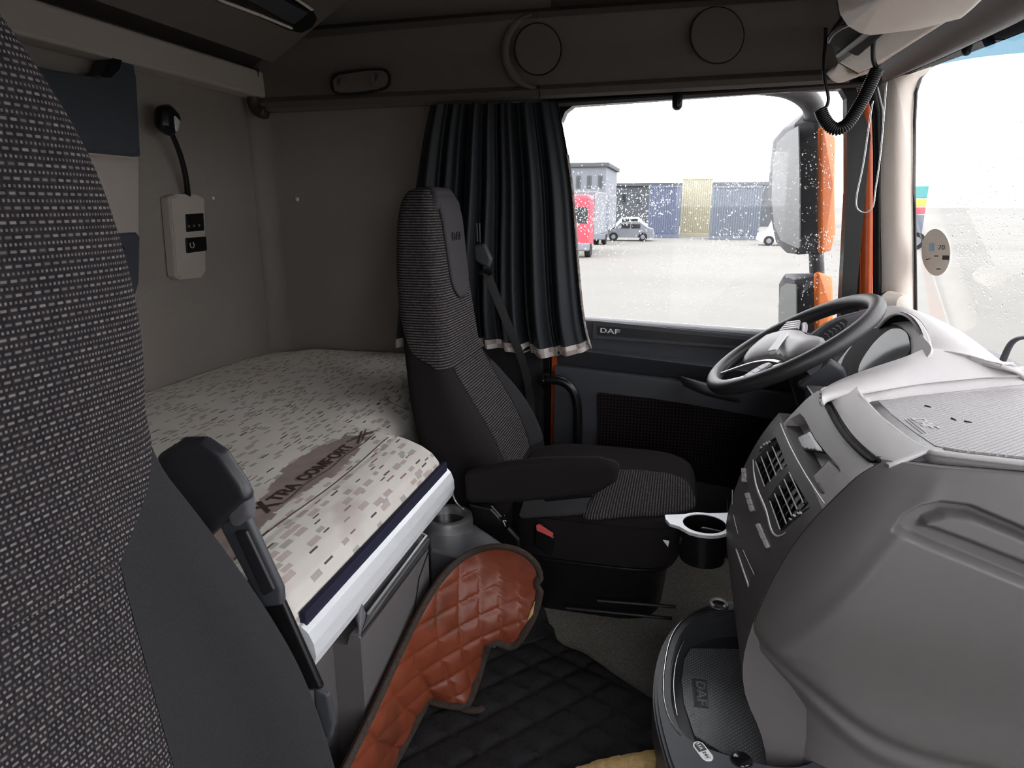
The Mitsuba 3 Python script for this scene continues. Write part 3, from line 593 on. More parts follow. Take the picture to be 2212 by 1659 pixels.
L0 = [(330, -85), (480, -4), (560, 34), (620, 61), (648, 67), (672, 55), (683, 37), (676, 22), (640, 2), (470, -88)]
obj('lamp_frame', pplate(bp_(L0), nb, 0.008, 0.004, bev=0.003), 'plastic_black', UB, 30)
obj('lamp_diffuser', pplate(bp_([(400, -70), (560, 10), (612, 40), (634, 50), (664, 26), (640, 14), (480, -76)], 0.008), nb, 0.004, 0.003), 'plastic_slate', UB, label='unlit grey diffuser of the strip light')
obj('lamp_rail', tube(bp_([(340, -76), (480, 2), (560, 32), (630, 61)], 0.010), 0.004, 8), 'beige_trim', UB)
obj('lamp_rail', tube(bp_([(480, -88), (640, -2), (674, 21)], 0.010), 0.004, 8), 'beige_trim', UB)
struct('trim_locker', slab(np.array([[[ -1.30, y, 1.62], [-1.36, y, 1.50], [-1.45, y, 1.455]] for y in np.linspace(0.0, 2.2, 8)]), 0.02, (-1, 0, 1)), 'rail_brown', 'dark gap between the ledge and the upper bunk')

# ---------------------------------------------------------------- seats
def secloft(st, yc, n=72, m=70, p=4.5):
    """Backrest surface X(phi, z): stations (z, front x, back x, half width, bolster)."""
    st = np.array(st, float); f = [make_interp_spline(st[:, 0], st[:, k], k=2) for k in range(1, 5)]
    def S(phi, z):
        xf, xb, w, b = [g(z) for g in f]
        c, s = np.cos(phi), np.sin(phi)
        y = w * np.sign(c) * np.abs(c) ** (2 / p)
        x = (xf + xb) / 2 + (xf - xb) / 2 * np.sign(s) * np.abs(s) ** (2 / p)
        t = np.abs(y) / np.maximum(w, 1e-3)
        x = x + np.where(s > 0, b * ss(0.45, 0.82, t) * np.abs(s) ** 0.5, 0)
        return np.stack(np.broadcast_arrays(x, yc + y, z), -1)
    def front(y, z, off=0.004):
        xf, xb, w, b = [g(z) for g in f]
        t = np.clip(np.abs(y - yc) / w, 0, 0.999); cphi = t ** (p / 2); s = np.sqrt(1 - cphi ** 2)
        return (xf + xb) / 2 + (xf - xb) / 2 * s ** (2 / p) + b * ss(0.45, 0.82, t) * s ** 0.5 + off
    return S, front, f
def loopmesh(S, phis, z0, z1, m, cap0=True, cap1=True, puff=0.0):
    """Closed body between the curves z0(phi) and z1(phi)."""
    n = len(phis); zz = np.linspace(0, 1, m)[:, None]
    Z = z0[None] + (z1 - z0)[None] * zz
    P = S(np.broadcast_to(phis[None], Z.shape), Z)
    if puff:
        c = P.mean(1, keepdims=True); d = P - c; d[..., 2] = 0
        P = P + puff * d / (np.linalg.norm(d, axis=-1, keepdims=True) + 1e-9)
    seg = np.linalg.norm(np.diff(np.concatenate([P, P[:, :1]], 1), axis=1), axis=-1)
    U = np.cumsum(seg, 1) - seg; U = U - U[:, [n // 4]]
    V = P.reshape(-1, 3); uv = np.stack([U, np.broadcast_to(Z, U.shape)], -1).reshape(-1, 2); F = []
    for i in range(m - 1):
        a = i * n + np.arange(n); b = i * n + (np.arange(n) + 1) % n
        F += [np.c_[a, b, b + n], np.c_[a, b + n, a + n]]
    for on, r in ((cap0, 0), (cap1, m - 1)):
        if on:
            V = np.vstack([V, P[r].mean(0)[None]]); uv = np.vstack([uv, uv[r * n:(r + 1) * n].mean(0)[None]]); a = r * n + np.arange(n); b = r * n + (np.arange(n) + 1) % n
            F.append(np.c_[b, a, np.full(n, len(V) - 1)] if r == 0 else np.c_[a, b, np.full(n, len(V) - 1)])
    return trimesh.Trimesh(V, np.vstack(F), process=False), uv
def frontpanel(front, y0, y1, z0, z1, ny, nz, off, th=0.006, edge=0.006):
    """A padded panel on the front of a backrest; y0, y1 functions of z; returns mesh and uv in metres."""
    Z = np.linspace(z0, z1, nz); G = np.zeros((nz, ny, 3)); U = np.zeros((nz, ny, 2))
    for i, z in enumerate(Z):
        y = np.linspace(y0(z), y1(z), ny); t = np.linspace(-1, 1, ny)
        e = np.minimum((1 - np.abs(t)) * (y1(z) - y0(z)) / 2, min(z - z0, z1 - z))
        G[i] = np.c_[front(y, z, off) - 0.004 * np.exp(-np.maximum(e, 0) / edge), y, np.full(ny, z)]; U[i] = np.c_[y, np.full(ny, z)]
    d = np.r_[0, np.cumsum(np.linalg.norm(np.diff(G[:, ny // 2], axis=0), axis=1))]; U[..., 1] = d[:, None]
    return slab(G, th, (-1, 0, 0)), np.vstack([U.reshape(-1, 2)] * 2)
phis = np.linspace(0, 2 * np.pi, 80, endpoint=False)

DS = thing('driver_seat', 'dark fabric driver seat with armrest in front of the black curtain', 'seat')
YC = 1.725
st = [(0.22, -0.40, -0.60, 0.25, 0.05), (0.34, -0.420, -0.61, 0.255, 0.040), (0.44, -0.462, -0.635, 0.252, 0.025), (0.52, -0.512, -0.66, 0.222, 0.012), (0.60, -0.555, -0.685, 0.172, 0.004), (0.68, -0.568, -0.70, 0.150, 0.004), (0.80, -0.580, -0.71, 0.138, 0.0),
      (0.92, -0.593, -0.708, 0.132, 0.0), (0.99, -0.603, -0.700, 0.122, 0.0), (1.025, -0.615, -0.69, 0.104, 0.0), (1.043, -0.628, -0.675, 0.072, 0), (1.050, -0.640, -0.662, 0.03, 0)]
S, fr, _ = secloft(st, YC)
bk_ = (1 - np.sin(phis)) / 2
zb = 0.60 + 0.17 * ss(0.35, 1.0, bk_)
m_, u_ = loopmesh(S, phis, np.full(80, 0.22), zb + 0.01, 40, cap1=False)
obj('lower_back', m_, 'fabric_dark', DS, True)
m_, u_ = loopmesh(S, phis, zb, np.full(80, 1.050), 60, cap0=False, puff=0.003)
obj('upper_back', m_, 'fabric_rib', DS, True, uv=u_, label='upper backrest in ribbed brown fabric')
m_, u_ = frontpanel(fr, lambda z: YC - 0.128, lambda z: YC + 0.128, 0.30, 0.602, 40, 40, 0.006)
obj('centre_panel', m_, 'fabric_rib', DS, True, uv=u_, label='ribbed centre panel')
fs, us = frontpanel(fr, lambda z: YC + 0.131, lambda z: YC + 0.225, 0.30, 0.56, 16, 30, 0.003)
obj('side_panel', fs, 'fabric_slate', DS, True)
hw = lambda z: 0.077 * math.sqrt(max(1 - max((0.835 - z) / 0.075, 0) ** 2, 0.0004)) * (1 + 0.18 * max((z - 0.85) / 0.2, 0))
m_, u_ = frontpanel(lambda y, z, o: fr(y, z, o), lambda z: YC + 0.012 - hw(z), lambda z: YC + 0.012 + hw(z), 0.762, 1.036, 30, 50, 0.009, edge=0.004)
obj('headrest_patch', m_, 'headrest_patch', DS, True, label='smooth worn patch over the headrest')
tp = [[-0.628, YC + 0.012 + a, 1.04 + 0.008] for a in (-0.06, 0.06)]
obj('headrest_cap', hullpts([[-0.632, YC - 0.05, 1.028], [-0.632, YC + 0.065, 1.028], [-0.655, YC - 0.05, 1.025], [-0.655, YC + 0.065, 1.025], [-0.622, YC - 0.075, 1.0], [-0.622, YC + 0.09, 1.0]], 0.022, 14), 'headrest_patch', DS, True)
z_ = 0.925; o_ = np.array([float(fr(np.array(YC + 0.012), z_, 0.0105)), YC + 0.012, z_])
obj('embossed_lettering', text('DAF', 0.02, o_, (0, 1, 0), (-0.1, 0, 1), 0.001, True, stretch=1.5), 'fabric_slate', DS)
# cushion, plinth
def sections(Z, n=64, p=4.5):
    """Loft of upright sections (z, x0, x1, y0, y1)."""
    a = np.arange(n) * 2 * np.pi / n; c, s = np.cos(a), np.sin(a); L = []
    for z, x0, x1, y0, y1 in Z:
        L.append(np.c_[(x0 + x1) / 2 + (x1 - x0) / 2 * np.sign(c) * np.abs(c) ** (2 / p), (y0 + y1) / 2 + (y1 - y0) / 2 * np.sign(s) * np.abs(s) ** (2 / p), np.full(n, z)])
    P = np.array(L); V = np.vstack([P.reshape(-1, 3), P[0].mean(0)[None], P[-1].mean(0)[None]]); F = []; m = len(P)
    for i in range(m - 1):
        q = i * n + np.arange(n); r = i * n + (np.arange(n) + 1) % n; F += [np.c_[q, r, r + n], np.c_[q, r + n, q + n]]
    q, r = np.arange(n), (np.arange(n) + 1) % n
    F += [np.c_[r, q, np.full(n, m * n)], np.c_[(m - 1) * n + q, (m - 1) * n + r, np.full(n, m * n + 1)]]
    return trimesh.Trimesh(V, np.vstack(F), process=False)
cz = 0.288
obj('cushion', sections([(0.16, -0.40, 0.045, 1.47, 1.985), (0.20, -0.40, 0.06, 1.462, 1.99), (0.27, -0.40, 0.075, 1.462, 1.99), (cz - 0.03, -0.40, 0.078, 1.464, 1.987), (cz - 0.012, -0.40, 0.070, 1.470, 1.98), (cz - 0.003, -0.40, 0.055, 1.483, 1.968), (cz, -0.40, 0.03, 1.505, 1.945)]), 'fabric_dark', DS, 60)
cb = [at(1262, 1116, z=cz + 0.004), at(1275, 1085, z=cz + 0.004), at(1290, 1050, z=cz + 0.004), at(1310, 1018, z=cz + 0.003), at(1400, 1016, z=cz + 0.003), at(1470, 1030, z=cz), at(1496, 1062, z=cz - 0.004), at(1500, 1095, z=cz - 0.006), at(1440, 1110, z=cz + 0.003), at(1340, 1114, z=cz + 0.004)]
sm, uvp = sheet(spline(cb, 80, True), 0.006, 0.012, disp=lambda P, A, e: 0.010 * (1 - np.exp(-e / 0.03)), n=(0, 0, 1))
obj('cushion_panel', sm, 'fabric_rib', DS, True, uv=np.vstack([np.c_[sm.vertices[:len(uvp), 1], sm.vertices[:len(uvp), 0]]] * 2), label='ribbed panel of the seat cushion')
fbp = [at(u, v, z=cz + 0.001) for u, v in [(1120, 1120), (1135, 1075), (1180, 1060), (1285, 1052), (1260, 1112)]]
obj('cushion_side', pplate(fbp, (0, 0, 1), 0.004, 0.01), 'fabric_slate', DS)
obj('plinth', sections([(0.0, -0.40, 0.005, 1.50, 1.97), (0.10, -0.40, 0.015, 1.49, 1.975), (0.145, -0.40, 0.03, 1.468, 1.98), (0.155, -0.40, 0.04, 1.460, 1.985), (0.163, -0.40, 0.04, 1.462, 1.985)]), 'plastic_black', DS, 50)
for a, b in (((1290, 1297), (1460, 1311)), ((1222, 1313), (1452, 1336))):
    obj('slide_rail', mjoin(tube([at(*a, y=1.475), at(*b, y=1.475)], 0.004, 8)), 'plastic_dark', DS)
ya0, ya1 = 1.375, 1.435
AP = [(1020, 1030), (1022, 1070), (1100, 1010), (1180, 1003), (1290, 1002), (1322, 1010), (1318, 1028), (1282, 1050), (1180, 1062), (1090, 1070)]
am = hullpts([at(u, v, y=y) for u, v in AP for y in (ya0 + 0.0, ya1)], 0.017, 14)
ar = obj('armrest', am, 'fabric_dark', DS, 40, label='dark cloth covered armrest')
obj('hinge', hullpts([at(u, v, y=1.42) for u, v in [(1180, 1078), (1280, 1068), (1278, 1058), (1180, 1066)]], 0.006), 'plastic_black', ar)
obj('side_cover', hullpts([at(u, v, y=1.445) for u, v in [(1020, 1092), (1060, 1100), (1078, 1120), (1118, 1165), (1120, 1200), (1040, 1180)]], 0.010), 'plastic_black', DS, 40)
obj('lumbar_switch', pplate([at(u, v, y=1.434) for u, v in [(1080, 1118), (1090, 1112), (1104, 1132), (1093, 1147)]], (0, -1, 0), 0.004, 0.002), 'gloss_black', DS)
for a in ([(1087, 1124), (1090, 1132), (1092, 1137)], [(1086, 1126), (1090, 1124), (1094, 1126)]):
    obj('switch_mark', tube([at(u, v, y=1.428) for u, v in a], 0.0012, 6), 'white_mark', DS)
bkl = thing('belt_buckle', 'black belt buckle with a red button beside the driver seat cushion', 'buckle')
obj('housing', hullpts([at(u, v, y=1.452) for u, v in [(1162, 1136), (1194, 1160), (1188, 1195), (1160, 1175)]], 0.006), 'plastic_black', bkl)
obj('button', pplate([at(u, v, y=1.446) for u, v in [(1159, 1133), (1165, 1131), (1196, 1152), (1193, 1159), (1160, 1144)]], (0, -1, 0), 0.006, 0.002, bev=0.002), 'red_plastic', bkl, label='red release button')
tg_ = thing('seat_tag', 'small white triangular tag on the driver seat front corner', 'tag')
obj('tag', pplate([at(u, v, y=1.455) for u, v in [(1432, 1166), (1446, 1168), (1443, 1181)]], (0, -1, 0), 0.002), 'white_mark', tg_)

PS = thing('passenger_seat', 'patterned grey passenger seat with a raised black armrest in the foreground', 'seat')
YP = 0.45
st = [(0.05, -0.44, -0.60, 0.27, 0.06), (0.25, -0.495, -0.62, 0.280, 0.085), (0.36, -0.520, -0.63, 0.282, 0.075), (0.50, -0.545, -0.66, 0.255, 0.050), (0.62, -0.558, -0.67, 0.212, 0.02), (0.74, -0.560, -0.68, 0.160, 0.004), (0.86, -0.553, -0.67, 0.160, 0.0),
      (0.97, -0.550, -0.66, 0.145, 0.0), (1.06, -0.552, -0.655, 0.116, 0.0), (1.13, -0.560, -0.65, 0.076, 0), (1.17, -0.572, -0.645, 0.052, 0), (1.20, -0.59, -0.63, 0.03, 0)]
S2, fr2, _ = secloft(st, YP)
lat = np.abs(np.cos(phis)) ** (2 / 4.5)
zb2 = np.where(np.sin(phis) > 0, 0.632 + 0.13 * np.clip((lat - 0.30) / 0.68, 0, 1) ** 1.1, 0.755)
m_, u_ = loopmesh(S2, phis, np.full(80, 0.05), zb2 + 0.008, 50, cap1=False)
obj('side_bolsters', m_, 'fabric_slate', PS, True, label='plain dark grey bolsters of the backrest')
m_, u_ = loopmesh(S2, phis, zb2, np.full(80, 1.20), 60, cap0=False, puff=0.003)
obj('upper_back', m_, 'fabric_weave', PS, True, uv=u_)
m_, u_ = frontpanel(fr2, lambda z: YP - 0.118, lambda z: YP + 0.058 + 0.012 * math.sin((z - 0.3) * 6), 0.10, 0.640, 60, 80, 0.006)
obj('centre_panel', m_, 'fabric_weave', PS, True, uv=u_)
obj('cushion', sections([(0.0, -0.48, 0.0, 0.17, 0.66), (0.06, -0.48, 0.02, 0.165, 0.67), (0.13, -0.48, 0.02, 0.17, 0.665), (0.16, -0.48, 0.0, 0.19, 0.645), (0.165, -0.48, -0.03, 0.21, 0.62)]), 'fabric_slate', PS, 60)
Ya = 0.735
P_ = lambda L, y: [at(u, v, y=y) for u, v in L]
arm = obj('armrest', hullpts(P_([(362, 992), (410, 962), (445, 962), (478, 985), (520, 1048), (528, 1066), (440, 1150), (395, 1080)], Ya - 0.018) + P_([(410, 966), (450, 968), (528, 1066), (440, 1150)], Ya + 0.02), 0.012, 14), 'leather_black', PS, 40, label='raised black padded armrest')
obj('pad_end', hullpts(P_([(505, 1092), (532, 1072), (536, 1104), (512, 1122)], Ya - 0.016) + P_([(505, 1100), (532, 1080), (530, 1108)], Ya + 0.016), 0.010, 12), 'plastic_grey', arm, 40, label='grey plastic end of the armrest pad')
obj('arm', hullpts(P_([(485, 1130), (536, 1122), (604, 1268), (606, 1296), (574, 1300)], Ya - 0.012) + P_([(500, 1135), (540, 1128), (606, 1290)], Ya + 0.012), 0.007, 12), 'plastic_slate', arm, 40)
obj('arm_recess', hullpts(P_([(514, 1152), (532, 1150), (590, 1270), (572, 1280)], Ya - 0.0215), 0.0035, 10), 'plastic_dark', arm, 40)
obj('lower_arm', hullpts(P_([(574, 1312), (610, 1300), (660, 1420), (690, 1478), (640, 1480)], Ya - 0.010) + P_([(590, 1310), (612, 1308), (690, 1482)], Ya + 0.012), 0.006, 12), 'plastic_black', arm, 40)
obj('hinge', hullpts(P_([(688, 1490), (706, 1500), (718, 1560), (712, 1585), (690, 1560)], Ya + 0.0), 0.006, 12), 'plastic_slate', arm, 40)

# curtain, seat belt, grab handle
CU = thing('curtain', 'black pleated curtain hanging between the driver seat and the side window', 'curtain')
CY = 2.125
tops = spline([at(u, v, y=CY) for u, v in [(925, 226), (1010, 224), (1100, 222), (1204, 219)]], 260)
lft = spline([at(u, v, y=CY) for u, v in [(925, 226), (908, 300), (888, 430), (868, 580), (860, 745)]], 60)
rgt = spline([at(u, v, y=CY) for u, v in [(1204, 219), (1222, 310), (1236, 400), (1245, 510), (1254, 620), (1263, 695), (1277, 752)]], 60)
bots = spline([at(u, v, y=CY) for u, v in [(860, 745), (1000, 748), (1100, 752), (1180, 766), (1230, 764), (1277, 752)]], 260)
G = np.zeros((60, 260, 3)); tq = np.linspace(0, 1, 260)
for i in range(60):
    k = i / 59
    base = lft[i][None] * (1 - tq)[:, None] + rgt[i][None] * tq[:, None]
    base[:, 2] += ((tops[:, 2] - (tops[0, 2] * (1 - tq) + tops[-1, 2] * tq)) * (1 - k) + (bots[:, 2] - (bots[0, 2] * (1 - tq) + bots[-1, 2] * tq)) * k)
    ph = 2 * np.pi * 7.5 * (tq + 0.018 * np.sin(9 * tq + 2) - 0.05 * k * (1 - tq) * 0.6)
    w = np.sin(ph) + 0.45 * np.sin(2.3 * ph + 0.8 + 3 * tq) + 0.4 * np.sin(0.6 * ph); amp = 0.012 + 0.020 * k
    amp = amp * (1 - 0.55 * ss(0.82, 0.95, tq))
    base[:, 1] += amp * w; base[:, 0] += 0.35 * amp * np.cos(ph)
    G[i] = base
obj('cloth', slab(G, 0.0015, (0, 1, 0)), 'curtain_cloth', CU, True)
hb = slab(np.stack([G[-3] - [0, 0.0022, 0], G[-1] - [0, 0.0022, 0.004]]), 0.005, (0, 1, 0)); hu = np.c_[np.r_[tq, tq, tq, tq], np.r_[np.zeros(260), np.ones(260)] .tolist() * 2]
obj('hem', hb, 'hem_cloth', CU, True, uv=hu, label='pale woven hem of the curtain')
he = slab(np.stack([G[12:, -1] - [0.003, 0.002, 0], G[12:, -1] + [0.004, -0.002, 0]]), 0.004, (0, 1, 0)); n_ = 48
obj('edge_binding', he, 'hem_cloth', CU, True, uv=np.c_[np.tile(np.linspace(0, 1, n_), 4), np.repeat([0, 1, 0, 1], n_)])
SB = thing('seat_belt', 'black seat belt running down from its guide beside the driver headrest', 'seat belt')
obj('guide', hullpts([at(u, v, y=2.02) for u, v in [(1030, 535), (1045, 532), (1058, 560), (1054, 572), (1034, 560)]], 0.010), 'plastic_slate', SB, 40)
obj('guide_slot', tube([at(1038, 590, y=2.015), at(1050, 584, y=2.0), at(1062, 592, y=2.0)], 0.007, 10), 'plastic_black', SB)
s_ = spline([at(1052, 586, y=2.01), at(1073, 640, y=2.015), at(1104, 715, y=2.03), at(1128, 775, y=2.06), at(1142, 830, y=2.10), at(1150, 900, y=2.12)], 24)
obj('strap', slab(np.stack([s_ + [0.011, 0.0, 0.004], s_ - [0.011, 0.012, 0.004]]), 0.0018, (0, 1, 0)), 'belt_web', SB, True)
obj('height_slide', mjoin(tube([at(1030, 482, y=2.05), at(1031, 522, y=2.05)], 0.0022, 6), tube([at(1036, 482, y=2.05), at(1037, 524, y=2.05)], 0.0022, 6)), 'plastic_slate', SB)
GH = thing('grab_handle', 'black tubular grab handle beside the orange door strip', 'handle')
obj('bar', tube(spline([at(u, v, y=2.10) for u, v in [(1178, 822), (1205, 821), (1226, 830), (1241, 850), (1247, 880), (1248, 930), (1249, 1010)]], 40), 0.0155, 14), 'plastic_black', GH, True)
obj('mount', hullpts([at(1174, 822, y=2.10), at(1180, 815, y=2.15), at(1180, 832, y=2.15)], 0.016), 'plastic_black', GH, True)

# ---------------------------------------------------------------- dashboard and centre console
cp_ = np.array([(0.290, 0.668), (0.268, 0.652), (0.235, 0.613), (0.192, 0.545), (0.158, 0.462), (0.139, 0.385), (0.131, 0.31), (0.142, 0.25), (0.165, 0.20), (0.185, 0.12), (0.19, 0.005)])
Cf = make_interp_spline(cp_[::-1, 1], cp_[::-1, 0], k=2)
CY0, CY1 = 0.957, 1.43
def onC(u, v, off=0.0):
    r = ray(u, v); lo, hi = 0.4, 2.2
    f = lambda s: (EYE + r * s)[0] - Cf(np.clip((EYE + r * s)[2], 0.0, 0.668)) + off
    ss_ = np.linspace(lo, hi, 400); fv = np.array([f(s) for s in ss_]); k = np.where((fv[:-1] < 0) & (fv[1:] >= 0))[0]
    k = k[-1] if len(k) else np.abs(fv).argmin() - 1
    a, b = ss_[k], ss_[k + 1]
    for _ in range(40):
        m = (a + b) / 2
        if f(m) > 0: b = m
        else: a = m
    return EYE + r * a
def nC(p):
    d = float(Cf(min(p[2] + 0.01, 0.66)) - Cf(min(p[2] + 0.01, 0.66) - 0.02)) / 0.02
    return unit((-1, 0, d))
ZC = 0.5 * (onC(1686, 916)[2] + onC(1781, 1088)[2])
def csolid(z0, z1, y0, y1, depth=0.10):
    z = np.linspace(z0, z1, 24); f = np.c_[Cf(z), z]
    pol = shapely.Polygon(np.vstack([f, [[f[-1, 0] + depth, z1], [f[0, 0] + depth + 0.03, z0]]]))
    m = extr(pol, y1 - y0); v = m.vertices.copy(); m.vertices = np.c_[v[:, 0], y1 - v[:, 2], v[:, 1]]; return m
def cutter(px, depth, out=0.03):
    P = np.array([onC(u, v) for u, v in px]); n = nC(P.mean(0))
    return pplate(P, n, depth + out, sink=depth)
def sub(a, *bs):
    m = mani(tm(a).copy() if False else trimesh.Trimesh(a.vertices, a.faces))
    for b in bs: m = m - mani(trimesh.Trimesh(b.vertices, b.faces))
    t = tm(m); return t if len(t.faces) else a
CO = thing('centre_console', 'grey centre console with chrome edged air vents and white buttons', 'console')
rec = [(1696, 917), (1706, 905), (1728, 893), (1737, 902), (1760, 947), (1783, 976), (1810, 1005), (1816, 1019), (1800, 1036), (1780, 1068), (1768, 1064), (1742, 1024), (1706, 958)]
fr_ = sub(csolid(ZC, 0.655, CY0, CY1 - 0.07, 0.052), cutter(rec, 0.024))
obj('frame', fr_, 'plastic_light', CO, label='pale frame round a storage slot above the vents')
fl_ = lambda px, d: [onC(u, v) - nC(onC(u, v)) * d for u, v in px]
def cplate(px, off, th, bsdf, name, par, sink=0.0, r=0.0, bev=0.0, **k):
    P = np.array([onC(u, v) for u, v in px]); n = nC(P.mean(0))
    return obj(name, pplate(P + n * off, n, th, r, bev=bev), bsdf, par, 30 if bev else False, **k)
obj('slot_opening', sheet(np.array([onC(u, v, 0) - nC(onC(u, v)) * 0.012 for u, v in [(1700, 950), (1707, 938), (1738, 922), (1748, 940), (1768, 968), (1745, 966), (1722, 962), (1706, 958)]]), 0.003, 0.006)[0], 'plastic_black', CO, True)
obj('slot_floor', sheet(np.array([onC(u, v, 0) - nC(onC(u, v)) * 0.008 for u, v in [(1742, 1026), (1782, 986), (1808, 1010), (1812, 1018), (1798, 1034), (1780, 1064), (1768, 1060)]]), 0.008, 0.006)[0], 'plastic_light', CO, True)
v1 = [(1631, 994), (1675, 943), (1700, 1005), (1651, 1052)]; v2 = [(1658, 1077), (1704, 1019), (1747, 1088), (1687, 1149)]
lowc = sub(csolid(0.01, ZC, CY0, CY1), cutter(v1, 0.018), cutter(v2, 0.018))
obj('vent_panel', lowc, 'plastic_console', CO, 25)
ZB = lambda zx, zy: (1550 + zx / 5.53, 880 + zy / 5.53)
for vv, lines in ((v1, [((455, 650), (560, 940)), ((520, 590), (630, 885)), ((590, 530), (700, 815)), ((655, 470), (770, 740))]),
                  (v2, [((625, 1120), (745, 1455)), ((680, 1030), (820, 1385)), ((735, 940), (885, 1290)), ((795, 860), (950, 1215)), ((855, 780), (1020, 1130))])):
    vb = obj('air_vent', pplate(np.array(fl_(vv, 0.016)), nC(onC(*vv[0])), 0.003), 'plastic_black', CO, label='black air vent with bright edged slats')
    P4 = [onC(*p) for p in vv]
    for a, b in lines:
        A, B = onC(*ZB(*a)), onC(*ZB(*b)); n = nC((A + B) / 2)
        obj('slat', slab(np.array([[A - n * 0.016, B - n * 0.016], [A - n * 0.001, B - n * 0.001]]), 0.0016, np.cross(B - A, n)), 'plastic_black', vb)
        obj('slat_trim', tube([A, B], 0.0012, 6), 'silver', vb)
    for t in (0.2, 0.4, 0.6, 0.8):
        A, B = P4[0] * (1 - t) + P4[3] * t, P4[1] * (1 - t) + P4[2] * t; n = nC(A)
        obj('vane', slab(np.array([[A - n * 0.015, B - n * 0.015], [A - n * 0.009, B - n * 0.009]]), 0.001, np.cross(B - A, n)), 'plastic_black', vb)
def cstrip(px, r, bsdf, name, flat=0.6, n=40, off=0.0, **k):
    P = spline([onC(u, v) for u, v in px], n); P = P + np.array([nC(p) for p in P]) * off
    r = np.full(n, r) if np.isscalar(r) else np.interp(np.linspace(0, 1, n), np.linspace(0, 1, len(r)), r)
    return obj(name, tube(P, r, 10, flat=flat, up=nC(P[n // 2])), bsdf, CO, True, **k)
cstrip([(1686, 915), (1704, 958), (1740, 1025), (1781, 1088)], 0.0013, 'silver', 'trim_line')
cstrip([ZB(425, 625), ZB(432, 760), ZB(490, 1020), ZB(595, 1290), ZB(735, 1535), ZB(775, 1520), ZB(815, 1490)], [0.001, 0.0024, 0.0030, 0.003, 0.0026, 0.0022, 0.001], 'silver', 'vent_trim', label='bright curved trim beside the vents')
ZE = lambda zx, zy: (1380 + zx / 5.53, 1080 + zy / 5.53)
cstrip([(1571, 1078), ZE(1056, 150), ZE(1090, 350), ZE(1180, 640), ZE(1310, 1030)], [0.0015, 0.003, 0.003, 0.0032, 0.0028], 'silver', 'edge_trim', label='bright curved trim along the left edge')
cstrip([ZE(1044, 540), ZE(1090, 740), ZE(1180, 960), ZE(1250, 1110)], [0.001, 0.0016, 0.0016, 0.0008], 'silver', 'edge_trim', label='thin bright line below the edge trim')
for a, b in ((ZE(1130, 180), ZE(1185, 405)), (ZE(1245, 600), ZE(1380, 895)), ((1582, 1059), (1582, 1089))):
    cstrip([a, ((a[0] + b[0]) / 2 - 0.3, (a[1] + b[1]) / 2), b], 0.0010, 'silver', 'switch_line', n=10)
for grp in ([(1608, 1017), (1609, 1027), (1609, 1037)], [(1617, 1072), (1621, 1085), (1625, 1098)], [(1642, 1141), (1649, 1158), (1657, 1175)]):
    dv = np.array(grp[2], float) - grp[0]; du = unit(dv); nu = np.array([du[1], -du[0]]); s = np.linalg.norm(dv) / 2 * 0.47; w = 3.6 if grp[0][0] < 1615 else 3.9
    for c in grp:
        q = [np.array(c) + du * a + nu * b for a, b in ((-s, -w), (-s, w), (s, w), (s, -w))]
        cplate(q, 0.0, 0.004, 'white_mark', 'button', CO, r=0.0008, bev=0.0012, label='small white push button')
for u, v, s in ((1646, 967, 2.0), (1653, 961, 2.6), (1659, 958, 3), (1664, 955, 2), (1709, 1122, 2.2), (1718, 1115, 3.2), (1727, 1110, 2.4), (1732, 1109, 3)):
    p = onC(u, v); obj('knob', hullpts([p, p + nC(p) * 0.003], s * p[1] / FOC * 0.9, 8), 'white_mark', CO, True)
for a, b in (((1641, 975), (1672, 946)), ((1692, 1143), (1748, 1096))):
    cstrip([a, ((a[0] + b[0]) / 2, (a[1] + b[1]) / 2 - 1), b], 0.0045, 'plastic_black', 'thumb_wheel', n=12, off=-0.002)
# lid and tray on top
ZT = 0.677
LA = [at(1771, 857, z=0.659), at(1800, 908, z=0.659), at(1845, 966, z=0.659), at(1899, 1008, z=0.659)]
LB = [at(1846, 836, z=ZT + 0.001), at(1900, 899, z=ZT + 0.001), at(1960, 945, z=ZT + 0.001), at(2008, 970, z=ZT + 0.001)]
LM = [(a * 0.5 + b * 0.5) + [-0.001, 0, 0.002] for a, b in zip(LA, LB)]; LM[3] = at(1946, 996, z=0.668)
LG = spline([a + np.array([0.005, 0.0, -0.002]) for a in LA], 30)[:28]
LA = [a + np.array([0.012, 0.0, 0.004]) for a in LA]
L0_ = [a + np.array([0.004, 0, -0.012]) for a in LA]
TD = thing('dashboard', 'pale grey dashboard top with a hooded instrument bowl and a sunken tray', 'dashboard')
obj('lid', slab(np.array([np.vstack([spline(r, 40), [r[-1] + np.array([0.001, 0.002, -0.006])]]) for r in (LA, LM, LB)]), 0.003, (0.5, 0, -1)), 'plastic_light', TD, True)
obj('gap', tube(LG, 0.0062, 8, flat=0.4), 'rubber_black', TD, True)
obj('gap', mjoin(box2([0.262, CY0, 0.60], [0.40, CY1, 0.648])), 'plastic_black', TD)
rim = [(1850, 836), (1862, 856), (1904, 901), (1962, 946), (2008, 972), (2080, 981), (2212, 996), (2400, 1020), (2650, 1050), (2720, 1000), (2650, 800), (2400, 778), (2212, 792), (2118, 800), (2000, 812), (1900, 826), (1866, 829)]
R3 = np.array([at(u, v, z=ZT) for u, v in rim]); cR = R3.mean(0)
R3s = np.vstack([R3]); pol = shapely.Polygon(R3s[:, :2]).buffer(-0.012, quad_segs=6).buffer(0.012, quad_segs=6)
def ringpts(pol, n, z): return np.array([[*pol.exterior.interpolate(t, normalized=True).coords[0], z] for t in np.linspace(0, 1, n, endpoint=False)])
